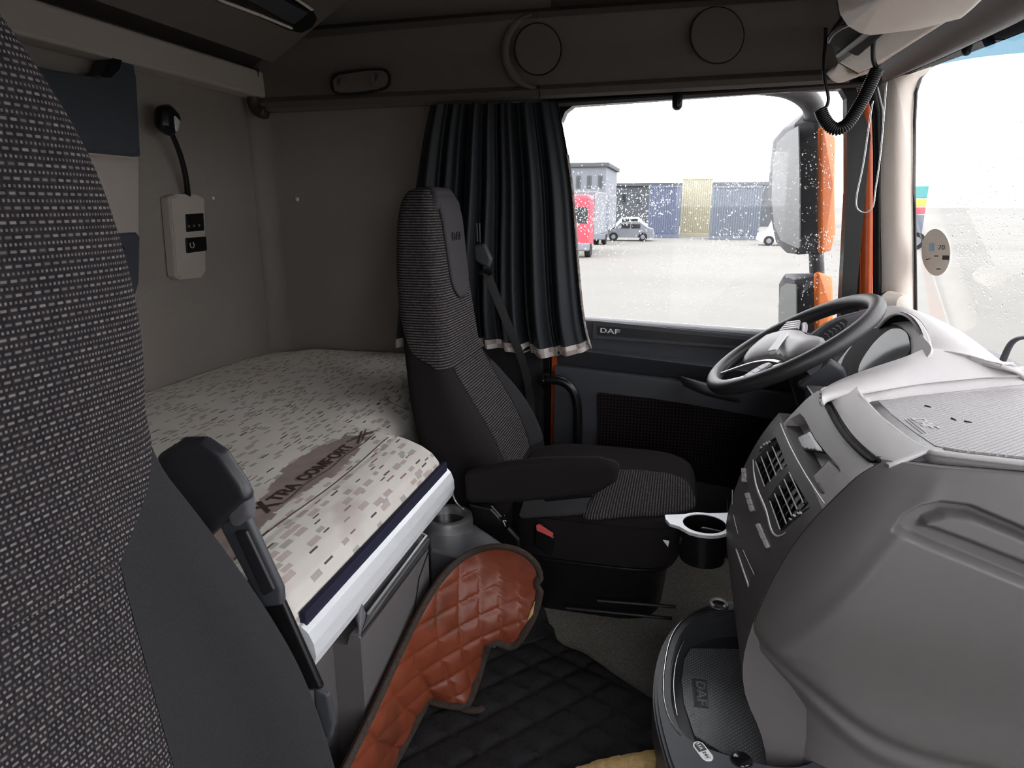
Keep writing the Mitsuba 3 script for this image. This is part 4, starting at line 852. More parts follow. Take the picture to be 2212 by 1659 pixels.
def nearest_ring(pol, base, z):
    return np.array([[*pol.exterior.interpolate(pol.exterior.project(shapely.Point(*p[:2]))).coords[0], z] for p in base])
r0 = ringpts(pol, 160, ZT); r1 = nearest_ring(pol.buffer(-0.006), r0, ZT - 0.004); r2 = nearest_ring(pol.buffer(-0.013), r0, ZT - 0.022); r3 = nearest_ring(pol.buffer(-0.022), r0, ZT - 0.031)
ro = nearest_ring(pol.buffer(0.007), r0, ZT - 0.001)
Gt = np.stack([ro, r0 + [0, 0, 0.0015], r1, r2, r3]); Gt = np.concatenate([Gt, Gt[:, :1]], 1)
obj('tray_rim', slab(Gt, 0.006, (0, 0, -1)), 'plastic_light', TD, True)
obj('tray_floor', (lambda m: (m.apply_translation([0, 0, ZT - 0.040]), m)[1])(extr(pol.buffer(-0.010), 0.008)), 'plastic_light', TD)
def nubs(fx):
    def fn(p, n, uv):
        a, b = (p.x + p.y) / fx, (p.x - p.y) / fx
        fa, fb = a - dr.floor(a) - 0.5, b - dr.floor(b) - 0.5
        return 1 - smoothstep(0.12, 0.40, dr.sqrt(fa * fa + fb * fb))
    return fn
def nubs_col(fx, lo, hi):
    h = nubs(fx)
    return proc(lambda p, n, uv: mix(lo, hi, h(p, n, uv)))
scene['rubber_light_nubs'] = {'type': 'twosided', 'bsdf': {'type': 'bumpmap', 'arbitrary': proc(nubs(0.0105), 4e-4), 'scale': 0.0014, 'bsdf': {'type': 'principled', 'base_color': nubs_col(0.0105, (0.30, 0.285, 0.29), (0.50, 0.48, 0.48)), 'roughness': 0.5, 'specular': 0.4}}}
scene['rubber_dark_nubs'] = {'type': 'twosided', 'bsdf': {'type': 'bumpmap', 'arbitrary': proc(nubs(0.0085), 4e-4), 'scale': 0.0016, 'bsdf': {'type': 'principled', 'base_color': nubs_col(0.0085, (0.14, 0.145, 0.155), (0.42, 0.425, 0.445)), 'roughness': 0.27, 'specular': 0.9}}}
TM = thing('tray_mat', 'pale nubbed rubber mat lying in the dashboard tray', 'mat')
tmz = ZT - 0.0315
tmp = shapely.Polygon([at(u, v, z=tmz + 0.004)[:2] for u, v in [(1896, 864), (1912, 860), (2000, 852), (2120, 844), (2212, 838), (2640, 812), (2640, 1030), (2400, 1008), (2212, 986), (2080, 972), (2020, 962), (1970, 928), (1925, 893)]]).buffer(-0.006).buffer(0.006)
tmp = tmp.intersection(pol.buffer(-0.0235))
m_ = extr(tmp, 0.0035); m_.apply_translation([0, 0, tmz]); obj('mat', m_, 'rubber_light_nubs', TM)
def mattext(s, u0, v0, u1, v1, h, z, par, bsdf, up_uv):
    A, B = at(u0, v0, z=z), at(u1, v1, z=z); e = unit(B - A); o = (A + B) / 2; q = at(*up_uv, z=z) - o; f = unit(q - e * (q @ e))
    if np.cross(e, f)[2] < 0: pass
    t = meshkit.text_mesh(s, h, 0.0014, True); k = np.linalg.norm(B - A) / t.extents[0]
    t.vertices[:, 0] = (t.vertices[:, 0] - t.bounds[:, 0].mean()) * k; t.vertices[:, 1] -= h / 2
    v = t.vertices; t.vertices = o + v[:, :1] * e + v[:, 1:2] * f + v[:, 2:3] * np.array([0, 0, 1.0])
    if np.cross(e, f)[2] < 0: t.invert()
    return obj('lettering', t, bsdf, par)
mattext('DAF', 1982, 905, 2016, 926, 0.022, tmz + 0.0035, TM, 'plastic_light', (2010, 900))
for o in (-0.006, 0.0):
    A, B = at(1962, 905, z=tmz + 0.004), at(2000, 935, z=tmz + 0.004)
    obj('emblem_bar', tube([A + [o, o, 0], B + [o, o, 0]], 0.0009, 6), 'plastic_light', TM)
for (u, v), lb_ in (((2064, 908), 'longest dark crumb on the pale dashboard tray mat'), ((2098, 913), 'short dark crumb right of the longest one on the tray mat'), ((2010, 880), 'tiny dark crumb farthest left on the dashboard tray mat')):
    p = at(u, v, z=tmz + 0.0036); cr_ = thing('crumb', lb_, 'crumb', 'crumbs on the dashboard mat')
    a = rng.uniform(0, 3.1); obj('bit', hullpts([p, p + [0.009 * math.cos(a), 0.009 * math.sin(a), 0.001]], 0.0016, 6), 'print_dark', cr_)
gx_ = np.linspace(0.272, 0.80, 40)
nr_ = np.array([[x, 0, 0] for x in gx_])
topl = spline([at(1930, 1005, z=0.661), at(1968, 986, z=ZT - 0.012), at(2012, 977, z=ZT - 0.008), at(2080, 983, z=ZT - 0.008), at(2212, 998, z=ZT - 0.008), at(2400, 1022, z=ZT - 0.008), at(2650, 1052, z=ZT - 0.008)], 40)
botl = np.c_[np.linspace(0.272, topl[-1, 0], 40), np.full(40, CY0 + 0.016), np.full(40, 0.650)]
obj('groove', slab(loft(np.array([topl, (topl + botl) / 2 + [0, 0.006, -0.004], botl]), 10, 40), 0.006, (0, 1, -0.3)), 'plastic_grey', TD, True)
# hood over the instruments and the slope to the tray
Lp = [(1893, 702, 1.83), (1912, 684, 1.80), (1935, 675, 1.76), (1962, 683, 1.71), (1985, 708, 1.66), (1998, 738, 1.62), (2003, 757, 1.58)]
Rp = [(1890, 674, 1.92), (1930, 661, 1.86), (1968, 667, 1.80), (2012, 685, 1.75), (2062, 714, 1.70), (2112, 753, 1.62), (2175, 792, 1.52)]
Lr, Rr = [np.array([at(u, v, y=y) for u, v, y in q]) for q in (Lp, Rp)]
Mr = (Lr + Rr) / 2 + [-0.004, 0, 0.008]
Ur = Lr + np.array([0.016, 0.0, -0.010])
Br = Rr + [0.06, 0.04, -0.03]; Br2 = Rr + [0.18, 0.06, -0.16]
obj('hood', slab(np.array([spline(r, 50) for r in (Lr + [0.012, 0, -0.004], Lr, Mr, Rr, Br, Br2)])[:, :, :][np.r_[0, 1, 2, 3, 4, 5]].repeat(1, 0) if False else loft(np.array([Lr + [0.010, 0, -0.005], Lr, Mr, Rr, Br, Br2]), 50, 50), 0.008, (0.3, 0, -1)), 'plastic_light', TD, True)
obj('hood_lining', slab(loft(np.array([Lr + [0.002, 0, -0.004], Ur, Ur + [0.014, 0.0, -0.03]]), 14, 40), 0.004, (0, 0, 1)), 'plastic_black', TD, True)
D1 = np.array([at(u, v, y=y) for u, v, y in [(1770, 852, 1.33), (1796, 830, 1.41), (1850, 808, 1.46), (1910, 788, 1.50), (1961, 771, 1.53), (2003, 757, 1.565), (2060, 766, 1.555), (2160, 792, 1.52)]])
D2 = np.array([at(u, v, z=ZT + 0.001) for u, v in [(1775, 858), (1800, 845), (1852, 836), (1915, 825), (1985, 814), (2060, 806), (2125, 800), (2200, 794)]])
D3 = D2 + np.array([0.004, -0.012, -0.012]); D0 = D1 + np.array([0.02, 0.03, -0.012]); D00 = D1 + np.array([0.05, 0.06, -0.14])
obj('slope', slab(loft(np.array([D00, D0, D1, D1 * 0.5 + D2 * 0.5 + [0, 0, 0.004], D2, D3]), 40, 60), 0.006, (0, 0, -1)), 'plastic_light', TD, True)
obj('lower_body', mjoin(box2([0.40, 1.37, 0.10], [0.90, 2.20, 0.60], 0.02), box2([0.42, 0.99, 0.05], [0.92, 1.37, 0.60], 0.02)), 'plastic_dark', TD)
obj('windscreen_shelf', slab(np.array([[[0.42 + 0.42 * t, y, 0.600 + 0.0 * t] for t in np.linspace(0, 1, 6)] for y in np.linspace(1.0, 2.2, 12)]), 0.02, (0, 0, -1)), 'plastic_grey', TD)
ic0, icn = np.array([0.462, 1.70, 0.665]), unit((-0.73, -0.05, 0.68))
I_ = lambda L, o=0.0: [atp(u, v, ic0 + icn * o, icn) for u, v in L]
IC = obj('instrument_cluster', pplate(spline(I_([(1788, 830), (1825, 762), (1865, 722), (1900, 702), (1930, 692), (1958, 690), (1985, 708), (2000, 735), (2008, 765), (1970, 800), (1890, 830)]), 70, True), icn, 0.006, sink=0.006), 'plastic_light', TD, label='round instrument cluster with a pale face')
obj('bezel', pplate(spline(I_([(1817, 812), (1820, 785), (1839, 753), (1871, 723), (1904, 706), (1931, 702), (1952, 711), (1966, 730), (1968, 750), (1958, 785), (1920, 815), (1860, 830)]), 70, True), icn, 0.004, bev=0.002), 'rubber_black', IC, 30)
obj('glass', pplate(spline(I_([(1855, 805), (1860, 783), (1876, 757), (1899, 730), (1922, 713), (1945, 711), (1959, 720), (1964, 734), (1957, 771), (1930, 800), (1890, 815)], 0.0045), 70, True), icn, 0.001), 'cluster_glass', IC, label='grey reflecting glass')
# dash end by the door with its small vent
de = [at(u, v, y=2.02) for u, v in [(1750, 728), (1790, 750), (1840, 735), (1905, 700), (1912, 668), (1890, 668), (1850, 682), (1815, 688), (1785, 702)]]
obj('door_end', hullpts([p for p in de] + [p + np.array([0.05, 0.12, -0.03]) for p in de], 0.008, 8), 'plastic_grey', TD, 40)
vq = [at(u, v, y=1.995) for u, v in [(1778, 718), (1792, 732), (1823, 713), (1832, 695), (1822, 688), (1803, 696)]]
vent = obj('air_vent', pplate(vq, (-0.25, -1, 0.2), 0.008, 0.003), 'plastic_black', TD, label='small black vent at the door end of the dash')
for k_ in range(5):
    t = k_ / 4; a, b = (1781 + 33 * t, 721 - 24 * t), (1790 + 34 * t, 729 - 22 * t)
    obj('slat', tube([at(*a, y=1.985), at((a[0] + b[0]) / 2 + 2, (a[1] + b[1]) / 2 - 2, y=1.984), at(*b, y=1.985)], 0.0024, 6), 'plastic_grey', vent)
# side of the console towards the passenger, with a grab slot
xl = make_interp_spline([0.0, 0.20, 0.25, 0.29, 0.32, 0.345, 0.37], [0.215, 0.215, 0.21, 0.19, 0.165, 0.145, float(Cf(0.37))], k=1)
def left_edge(z): return np.where(z > 0.37, Cf(np.clip(z, 0, 0.668)), xl(np.clip(z, 0, 0.37)))
zr = np.r_[np.linspace(0.662, 0.30, 150), np.linspace(0.298, 0.0, 70)]
uu = np.r_[np.linspace(0, 0.2, 70) ** 1.0, np.linspace(0.205, 1, 130)]
slot = shapely.Polygon([(p[0], p[2]) for p in (at(u, v, y=0.885) for u, v in [(1930, 1160), (1958, 1131), (2000, 1110), (2050, 1102), (2120, 1110), (2212, 1146), (2400, 1225), (2400, 1352), (2212, 1272), (2100, 1228), (2000, 1190)])])
slot2 = shapely.Polygon([(p[0], p[2]) for p in (at(u, v, y=0.885) for u, v in [(1990, 1158), (2010, 1138), (2060, 1126), (2120, 1134), (2212, 1168), (2400, 1250), (2400, 1310), (2212, 1232), (2100, 1190), (2030, 1166)])])
Gs = np.zeros((len(zr), len(uu), 3))
for i, z in enumerate(zr):
    x0 = float(left_edge(z)); x = x0 + (0.78 - x0) * uu; d = x - x0
    w = math.sqrt(max(1 - ((z - 0.48) / 0.186) ** 2, 0.0)) if z > 0.48 else 1 - 0.35 * ss(0.48, 0.30, z)
    if z > 0.48: w = max(w, 0.0)
    A = 0.062 * w
    y = CY0 - A * (1 - np.exp(-(d / 0.030))) - 0.012 * w * ss(0.0, 0.10, d)
    xr_ = 0.207 + (z - 0.426) * 0.60
    y -= 0.004 * np.exp(-((x - xr_) / 0.014) ** 2) * w
    zc = 0.335 - 0.70 * (x - 0.18) * (1 - 0.45 * ss(0.25, 0.5, x)); zc = np.maximum(zc, 0.17)
    y += 0.014 * np.exp(-((z - zc) / 0.016) ** 2) + 0.020 * ss(0.0, 0.05, zc - z)
    Gs[i] = np.c_[x, y, np.full(len(x), z)]
sx_, sz_ = Gs[..., 0].ravel(), Gs[..., 2].ravel(); pts_ = shapely.points(sx_, sz_)
din = np.where(shapely.contains_xy(slot, sx_, sz_), shapely.distance(slot.exterior, pts_), 0).reshape(Gs.shape[:2])
din2 = np.where(shapely.contains_xy(slot2, sx_, sz_), shapely.distance(slot2.exterior, pts_), 0).reshape(Gs.shape[:2])
Gs[..., 1] += 0.020 * ss(0, 0.008, din) - 0.014 * ss(0, 0.008, din2)
Gtop = np.stack([np.c_[Gs[0, :, 0] + 0.001, Gs[0, :, 1] + 0.020, np.full(len(uu), 0.664)], np.c_[Gs[0, :, 0], Gs[0, :, 1] + 0.003, np.full(len(uu), 0.6655)]])
obj('side_wall', slab(np.concatenate([Gtop, Gs]), 0.006, (0, 1, 0)), 'plastic_console', CO, True, label='large smooth dark grey side with a grab slot')
# cup holder on the driver's side of the console
CH = thing('cup_holder', 'silver rimmed black cup holder between the driver seat and the console', 'cup holder')
hz = 0.315
hc = at(1522, 1131, z=hz); hr = 0.5 * np.linalg.norm(at(1475, 1131, z=hz) - at(1569, 1131, z=hz))
pl_ = shapely.Polygon([at(u, v, z=hz)[:2] for u, v in [(1436, 1112), (1520, 1109), (1590, 1107), (1590, 1152), (1564, 1153), (1534, 1157), (1510, 1155), (1488, 1149), (1467, 1137), (1447, 1131), (1438, 1121)]]).buffer(-0.004).buffer(0.004)
hole = shapely.Point(*hc[:2]).buffer(hr * 0.97, quad_segs=16)
m_ = extr(pl_.union(hole.buffer(0.010)).difference(hole), 0.007); m_.apply_translation([0, 0, hz - 0.007]); obj('rim', m_, 'silver', CH, label='silver rim plate')
obj('cup', lathe([(hr * 0.96, hz - 0.002), (hr * 0.92, hz - 0.08), (0, hz - 0.08), (0, hz - 0.085), (hr * 1.02, hz - 0.085), (hr * 1.12, hz - 0.02), (hr * 1.12, hz - 0.008), (hr * 0.96, hz - 0.008)], [hc[0], hc[1], 0], k=40), 'plastic_black', CH, 40)
obj('bracket', hullpts([hc + [0.0, 0.02, -0.03], hc + [0.0, 0.02, -0.07], hc + [0.09, 0.0, -0.03], hc + [0.09, 0, -0.07]], 0.012), 'plastic_black', CH, 40)

# shelf with nubbed mat at the foot of the console
BT = thing('floor_shelf', 'dark bowl shaped shelf with a chrome line at the foot of the centre console', 'shelf')
zr_ = 0.165; zf_ = 0.105
op = [(1760, 1275), (1650, 1290), (1560, 1297), (1515, 1308), (1470, 1334), (1432, 1384), (1414, 1450), (1412, 1520), (1428, 1600), (1462, 1690), (1560, 1790), (1800, 1800)]
ip = [(1760, 1310), (1650, 1316), (1565, 1320), (1520, 1330), (1478, 1364), (1456, 1420), (1450, 1490), (1462, 1552), (1490, 1594), (1540, 1618), (1620, 1642), (1700, 1655), (1800, 1600)]
OP = shapely.Polygon(spline([at(u, v, z=zr_) for u, v in op], 90, True)[:, :2]).buffer(0); IP = shapely.Polygon(spline([at(u, v, z=zr_) for u, v in ip], 90, True)[:, :2]).buffer(0)
def layer(pol, z0, z1):
    m = extr(pol, z1 - z0); m.apply_translation([0, 0, z0]); return m
obj('body', mjoin(layer(OP.buffer(-0.012), 0.0, 0.10), layer(OP.buffer(-0.004).difference(IP), 0.10, zr_ - 0.012), layer(OP.difference(IP), zr_ - 0.06, zr_ - 0.010), layer(OP.buffer(-0.003).difference(IP.buffer(0.001)), zr_ - 0.010, zr_ - 0.004), layer(OP.buffer(-0.008).difference(IP.buffer(0.003)), zr_ - 0.004, zr_)), 'plastic_slate', BT)
cl = [at(u, v, z=zr_ + 0.001) for u, v in [(1572, 1317), (1530, 1319), (1500, 1326), (1470, 1346), (1448, 1382), (1437, 1430), (1433, 1490), (1440, 1535), (1458, 1572), (1472, 1588)]]
obj('chrome_line', tube(spline(cl, 60), np.interp(np.linspace(0, 1, 60), [0, 0.1, 0.3, 0.7, 1], [0.0012, 0.002, 0.0024, 0.0016, 0.0006]), 8), 'chrome', BT, True, label='thin chrome line round the shelf edge')
cl2 = [at(u, v, z=zr_ - 0.018) for u, v in [(1478, 1384), (1463, 1420), (1456, 1460), (1456, 1500), (1463, 1545)]]
obj('inner_line', tube(spline(cl2, 30), 0.0009, 6), 'satin_metal', BT)
MTM = thing('shelf_mat', 'dark grey nubbed rubber mat lying in the floor shelf', 'mat')
mp_ = shapely.Polygon([at(u, v, z=zf_)[:2] for u, v in [(1492, 1400), (1600, 1402), (1700, 1420), (1790, 1500), (1760, 1660), (1640, 1652), (1560, 1625), (1500, 1588), (1478, 1520), (1472, 1470), (1478, 1425)]]).buffer(-0.008).buffer(0.008)
obj('mat', layer(mp_, zf_ - 0.004, zf_), 'rubber_dark_nubs', MTM)
fz = zf_ + 0.0002
fq = [at(u, v, z=fz) for u, v in [(1494, 1466), (1526, 1470), (1531, 1530), (1499, 1526)]]
obj('emblem_plate', pplate(fq, (0, 0, 1), 0.0012), 'rubber_mat', MTM)
t_ = mattext('DAF', 1513, 1473, 1518, 1526, 0.017, fz + 0.0012, MTM, 'rubber_dark_nubs', (1535, 1498))
for u in (1501, 1505):
    obj('emblem_bar', tube([at(u, 1474, z=fz + 0.0016), at(u + 3, 1522, z=fz + 0.0016)], 0.0009, 6), 'plastic_slate', MTM)
LB_ = thing('socket_label', 'white oval label reading 15A and 24V on the floor shelf rim', 'label')
la, lb = at(1510, 1612, z=zr_ + 0.0004), at(1527, 1634, z=zr_ + 0.0004)
lab = shapely.LineString([la[:2], lb[:2]]).buffer(0.0095, quad_segs=8)
obj('plate', layer(lab, zr_, zr_ + 0.001), 'white_mark', LB_)
e_ = unit(lb - la); f_ = np.array([-e_[1], e_[0], 0])
mid = (la + lb) / 2
dk = shapely.LineString([la[:2], mid[:2]]).buffer(0.0072, quad_segs=8, cap_style='round').intersection(shapely.Polygon([(mid + f_ * 0.02)[:2], (mid - f_ * 0.02)[:2], (mid - f_ * 0.02 - e_ * 0.05)[:2], (mid + f_ * 0.02 - e_ * 0.05)[:2]]))
obj('dark_half', layer(dk, zr_ + 0.001, zr_ + 0.0013), 'plastic_slate', LB_)
for s_t, c_, b_ in (('15A', mid - e_ * 0.0095, 'white_mark'), ('24V', mid + e_ * 0.0095, 'print_dark')):
    obj('lettering', text(s_t, 0.0055, c_ + [0, 0, 0.0013], e_, f_, 0.0005, False), b_, LB_)
SK = thing('power_socket', 'black round power socket beside the white oval label', 'socket')
sc = at(1602, 1642, z=zr_)
obj('cap', lathe([(0, 0.004), (0.012, 0.004), (0.015, 0.002), (0.0165, -0.003), (0, -0.003)], sc, k=32), 'gloss_black', SK, 40)
obj('ring', ringtorus(sc + [0, 0, 0.0], (0, 0, 1), 0.0165, 0.0012), 'plastic_dark', SK)
CR = thing('chrome_ring_socket', 'lighter socket with a chrome C shaped ring at the far end of the floor shelf', 'socket')
rc = at(1552, 1303, z=zr_ + 0.004)
obj('barrel', lathe([(0, -0.004), (0.0125, -0.004), (0.0185, 0.0), (0.019, -0.012), (0, -0.012)], rc, k=32), 'plastic_dark', CR, 40)
obj('ring', ringtorus(rc + [0, 0, 0.001], (0, 0, 1), 0.0155, 0.0030, 40, 10, math.radians(40), math.radians(320)), 'white_mark', CR, True, label='bright C shaped ring')
obj('collar', ringtorus(rc + [0, 0, -0.002], (0, 0, 1), 0.0195, 0.0018), 'satin_metal', CR, True)

# steering wheel and column
SW = thing('steering_wheel', 'black leather steering wheel with grey hub and spoke buttons', 'steering wheel')
wt = 0.557; wc = np.array([0.2707, 1.72, 0.677]); wn = np.array([-math.sin(wt), 0, math.cos(wt)])
obj('rim', ringtorus(wc, wn, 0.2025, 0.0185, 120, 20), 'wheel_leather', SW, True)
Wp = lambda L, o=0.0: np.array([atp(u, v, wc + wn * o, wn) for u, v in L])
hub = Wp([(1609, 782), (1615, 763), (1630, 750), (1659, 730), (1690, 719), (1712, 714), (1732, 715), (1752, 724), (1775, 741), (1752, 757), (1707, 775), (1680, 770), (1638, 776)], 0.006)
sm, _ = sheet(spline(hub, 90, True), 0.03, 0.008, disp=lambda P, A, e: 0.022 * (1 - np.exp(-e / 0.022)), n=wn)
obj('hub', sm, 'wheel_grey', SW, True, label='pale grey airbag hub')
bd = Wp([(1659, 760), (1678, 757), (1703, 722), (1687, 725)], 0.027)
obj('badge', pplate(bd, wn, 0.003, 0.002, bev=0.001), 'white_mark', SW, label='blank white badge on the hub')
def wtube(L, r, bsdf, name, o=0.0, flat=0.6, **k):
    return obj(name, tube(spline(Wp(L, o), 30), r, 10, flat=flat, up=wn), bsdf, SW, True, **k)
wtube([(1540, 812), (1580, 799), (1626, 784), (1660, 779), (1686, 783)], 0.0055, 'satin_metal', 'spoke', 0.002, label='silver spoke edge')
wtube([(1548, 826), (1585, 820), (1615, 812), (1650, 800), (1690, 786)], 0.005, 'satin_metal', 'spoke', 0.002, label='silver spoke edge')
wtube([(1575, 775), (1600, 760), (1632, 749), (1660, 735)], 0.0055, 'wheel_grey', 'spoke', 0.0)
wtube([(1690, 722), (1695, 712), (1700, 700)], 0.012, 'wheel_grey', 'spoke', 0.0)
wtube([(1735, 722), (1738, 712), (1736, 700)], 0.008, 'wheel_grey', 'spoke', 0.0)
q_ = [(1607, 816), (1622, 806), (1637, 797), (1652, 789), (1663, 786)]; q2_ = [(1621, 816), (1634, 810), (1647, 802), (1658, 795), (1668, 788)]
for i in range(4):
    obj('button', pplate(Wp([q_[i], q_[i + 1], q2_[i + 1], q2_[i]], 0.006), wn, 0.005, 0.001, bev=0.0015), 'wheel_grey', SW, 30, label='grey spoke button')
for i in range(4):
    t = i / 4; t2 = (i + 0.86) / 4
    A = lambda t: (1684 + 18 * t, 718 - 20 * t); B = lambda t: (1726 + 4 * t, 712 - 18 * t)
    obj('button', pplate(Wp([A(t), B(t), B(t2), A(t2)], 0.008), wn, 0.006, 0.001, bev=0.002), 'wheel_grey', SW, 30, label='grey spoke button')
SC = thing('steering_column', 'dark steering column shroud below the wheel', 'steering column')
ax_ = -wn
obj('shroud', hullpts([wc + ax_ * 0.05 + np.array(q) for q in ([0, -0.055, 0], [0, 0.055, 0])] + [wc + ax_ * 0.20 + np.array(q) for q in ([0.03, -0.07, 0.03], [0.03, 0.07, 0.03], [0.0, -0.06, -0.08], [0, 0.06, -0.08])] + [np.array([0.46, 1.66, 0.46]), np.array([0.46, 1.78, 0.46])], 0.035, 12), 'plastic_dark', SC, 40)
obj('cowl', hullpts([at(u, v, y=1.60) for u, v in [(1735, 830), (1790, 785), (1812, 800), (1825, 830), (1770, 850)]] + [at(u, v, y=1.68) for u, v in [(1740, 825), (1800, 790)]], 0.012, 10), 'plastic_slate', SC, 40)
obj('display', pplate([at(u, v, y=1.575) for u, v in [(1742, 802), (1780, 778), (1770, 800), (1752, 812)]], (-0.4, -1, 0.3), 0.003), 'plastic_grey', SC)
obj('knee_panel', slab(loft(np.array([[[0.36, y, 0.60], [0.37, y, 0.42], [0.42, y, 0.22], [0.55, y, 0.04]] for y in (1.38, 1.6, 1.9, 2.13)]), 20, 24), 0.02, (1, 0, 0)), 'plastic_black', TD, True)

# ---------------------------------------------------------------- quilted mats on the floor
def quiltfn(o, ex, ey, d1, d2, s1, s2, h, r=0.010):
    """Height of quilting whose stitch lines run along d1 and d2 of the plane, s1 and s2 apart."""
    q = lambda d: np.array([d @ ex, d @ ey]) / np.hypot(d @ ex, d @ ey)
    a, b = q(d1), q(d2); na, nb_ = np.array([-a[1], a[0]]), np.array([-b[1], b[0]])
    def fn(P, A, e):
        o2 = np.array([(o) @ ex, (o) @ ey]); Q = np.c_[P @ ex, P @ ey] - o2
        u, v = Q @ na / s1, Q @ nb_ / s2
        d = np.minimum(np.abs(u - np.round(u)) * s1, np.abs(v - np.round(v)) * s2)
        return h * (1 - np.exp(-d / r)) * (1 - np.exp(-np.maximum(e, 0) / 0.006))
    return fn
FL = thing('quilted_flap', 'worn orange brown quilted leather flap folded up against the bunk', 'quilted mat')
fb = [at(700, 1745, x=-0.452), at(745, 1659, x=-0.450), at(830, 1482, x=-0.448), at(900, 1335, x=-0.444), at(958, 1243, x=-0.425), at(1018, 1194, x=-0.392), at(1080, 1180, y=1.21), at(1130, 1194, y=1.21), at(1160, 1224, y=1.205),
      at(1166, 1248, y=1.20), at(1158, 1258, y=1.20), at(1165, 1275, y=1.20), at(1160, 1300, y=1.20), at(1148, 1335, y=1.195), at(1128, 1370, y=1.19), at(1102, 1393, y=1.19), at(1072, 1384, y=1.18), at(1052, 1390, y=1.17),
      at(1036, 1440, z=0.055), at(1020, 1490, z=0.035), at(1004, 1524, z=0.024), at(962, 1520, z=0.03), at(920, 1508, z=0.035), at(895, 1560, z=0.03), at(868, 1610, z=0.028), at(842, 1659, z=0.026), at(800, 1745, z=0.026)]
fb = np.array(fb); fbs = np.vstack([spline(fb[k0:k1], 6 * (k1 - k0)) [:-1] for k0, k1 in ((0, 10), (9, 12), (11, 18), (17, 21), (20, 23), (22, 27))] + [fb[26:27]])
c_ = fb.mean(0); w_, v_ = np.linalg.eigh(np.cov((fb - c_).T)); nf = v_[:, 0] * np.sign(v_[:, 0] @ (EYE - c_)); exf, eyf, _ = basis(nf)
qp = lambda u, v: atp(u, v, c_, nf)
d1, d2 = qp(987, 1464) - qp(822, 1559), qp(992, 1361) - qp(985, 1274)
ga, gb = unit([0.95, 0.30, 0.0]), unit([-0.08, 0.42, 0.90])
def flapq(P, A, e):
    o = qp(985, 1274); a, b = (P - o) @ ga, (P - o) @ gb
    u = (b - 0.43 * a) / math.hypot(1, 0.43); v = a - 1.1 * np.maximum(-b - 0.03, 0) ** 2 - 0.06 * b
    d = np.minimum(np.abs(u / 0.0415 - np.round(u / 0.0415)) * 0.0415, np.abs(v / 0.0425 - np.round(v / 0.0425)) * 0.0425)
    return 0.0105 * (1 - np.exp(-d / 0.0055)) * (1 - np.exp(-np.maximum(e, 0) / 0.006)) + 0.003 * (meshkit.noise(P * 22, 8) - 0.5)
sm, _ = sheet(fbs, 0.008, 0.0030, disp=flapq, n=nf)
obj('leather', sm, 'quilt_orange', FL, True)
bd_ = fbs + nf * 0.001
obj('binding', tube(np.vstack([bd_]), 0.0105, 10, closed=True, flat=0.6, up=nf), 'binding_brown', FL, True, label='frayed brown cloth binding')
obj('loose_end', tube(spline([at(1000, 1530, z=0.02), at(1018, 1534, z=0.022), at(1034, 1533, z=0.020), at(1042, 1528, z=0.018)], 14), np.linspace(0.010, 0.008, 14), 10, flat=0.6), 'binding_brown', FL, True)
obj('torn_foam', sheet(np.array([at(u, v, y=1.19) for u, v in [(1155, 1300), (1151, 1330), (1154, 1336), (1144, 1342), (1134, 1362), (1122, 1380), (1120, 1372), (1138, 1342), (1146, 1318)]]), 0.006, 0.005)[0], 'foam_yellow', FL, True, label='yellow foam at the torn edge')
QM = thing('quilted_floor_mat', 'black quilted mat covering the middle of the cab floor', 'floor mat')
qb = spline([at(u, v, z=0.006) for u, v in [(1110, 1345), (1192, 1352), (1205, 1384), (1250, 1408), (1300, 1440), (1360, 1482), (1424, 1522), (1475, 1560), (1475, 1700), (1300, 1820), (850, 1820), (780, 1700), (860, 1560), (960, 1450), (1040, 1380)]], 140, True)
e1, e2 = np.array([1.0, 0, 0]), np.array([0, 1.0, 0])
gd = lambda a, b: at(*b, z=0.012) - at(*a, z=0.012)
wv = lambda P: 0.004 * meshkit.noise(P * [9, 9, 1], 5)
q0_ = quiltfn(at(1270, 1500, z=0.012), e1, e2, gd((1100, 1457), (1270, 1548)), gd((1270, 1500), (1400, 1430)), 0.064, 0.070, 0.012, 0.008)
sm, _ = sheet(qb, 0.004, 0.0075, disp=lambda P, A, e: q0_(P, A, e) + wv(P), n=(0, 0, 1))
obj('cloth', sm, 'quilt_black', QM, True)
up_b = [at(1118, 1395, z=0.012), at(1196, 1378, z=0.012), at(1186, 1345, y=1.44), at(1178, 1318, y=1.45), at(1165, 1300, y=1.45), at(1150, 1340, y=1.40)]
obj('upturn', sheet(np.array(up_b), 0.008, 0.01)[0], 'quilt_black', QM, True)
FS = thing('foam_strip', 'torn strip of yellow foam at the near edge of the black mat', 'foam strip')
f_b = [(1215, 1668), (1255, 1655), (1290, 1641), (1330, 1634), (1362, 1627), (1392, 1622), (1424, 1617), (1430, 1632), (1426, 1642), (1390, 1650), (1366, 1648), (1352, 1658), (1318, 1664), (1290, 1680), (1240, 1700)]
sm, _ = sheet(np.array([at(u, v, z=0.034) for u, v in f_b]), 0.016, 0.005, disp=lambda P, A, e: 0.006 * (1 - np.exp(-e / 0.005)) + 0.006 * meshkit.noise(P * 160, 2) - 0.003, n=(0, 0, 1))
obj('foam', sm, 'foam_yellow', FS, 40)

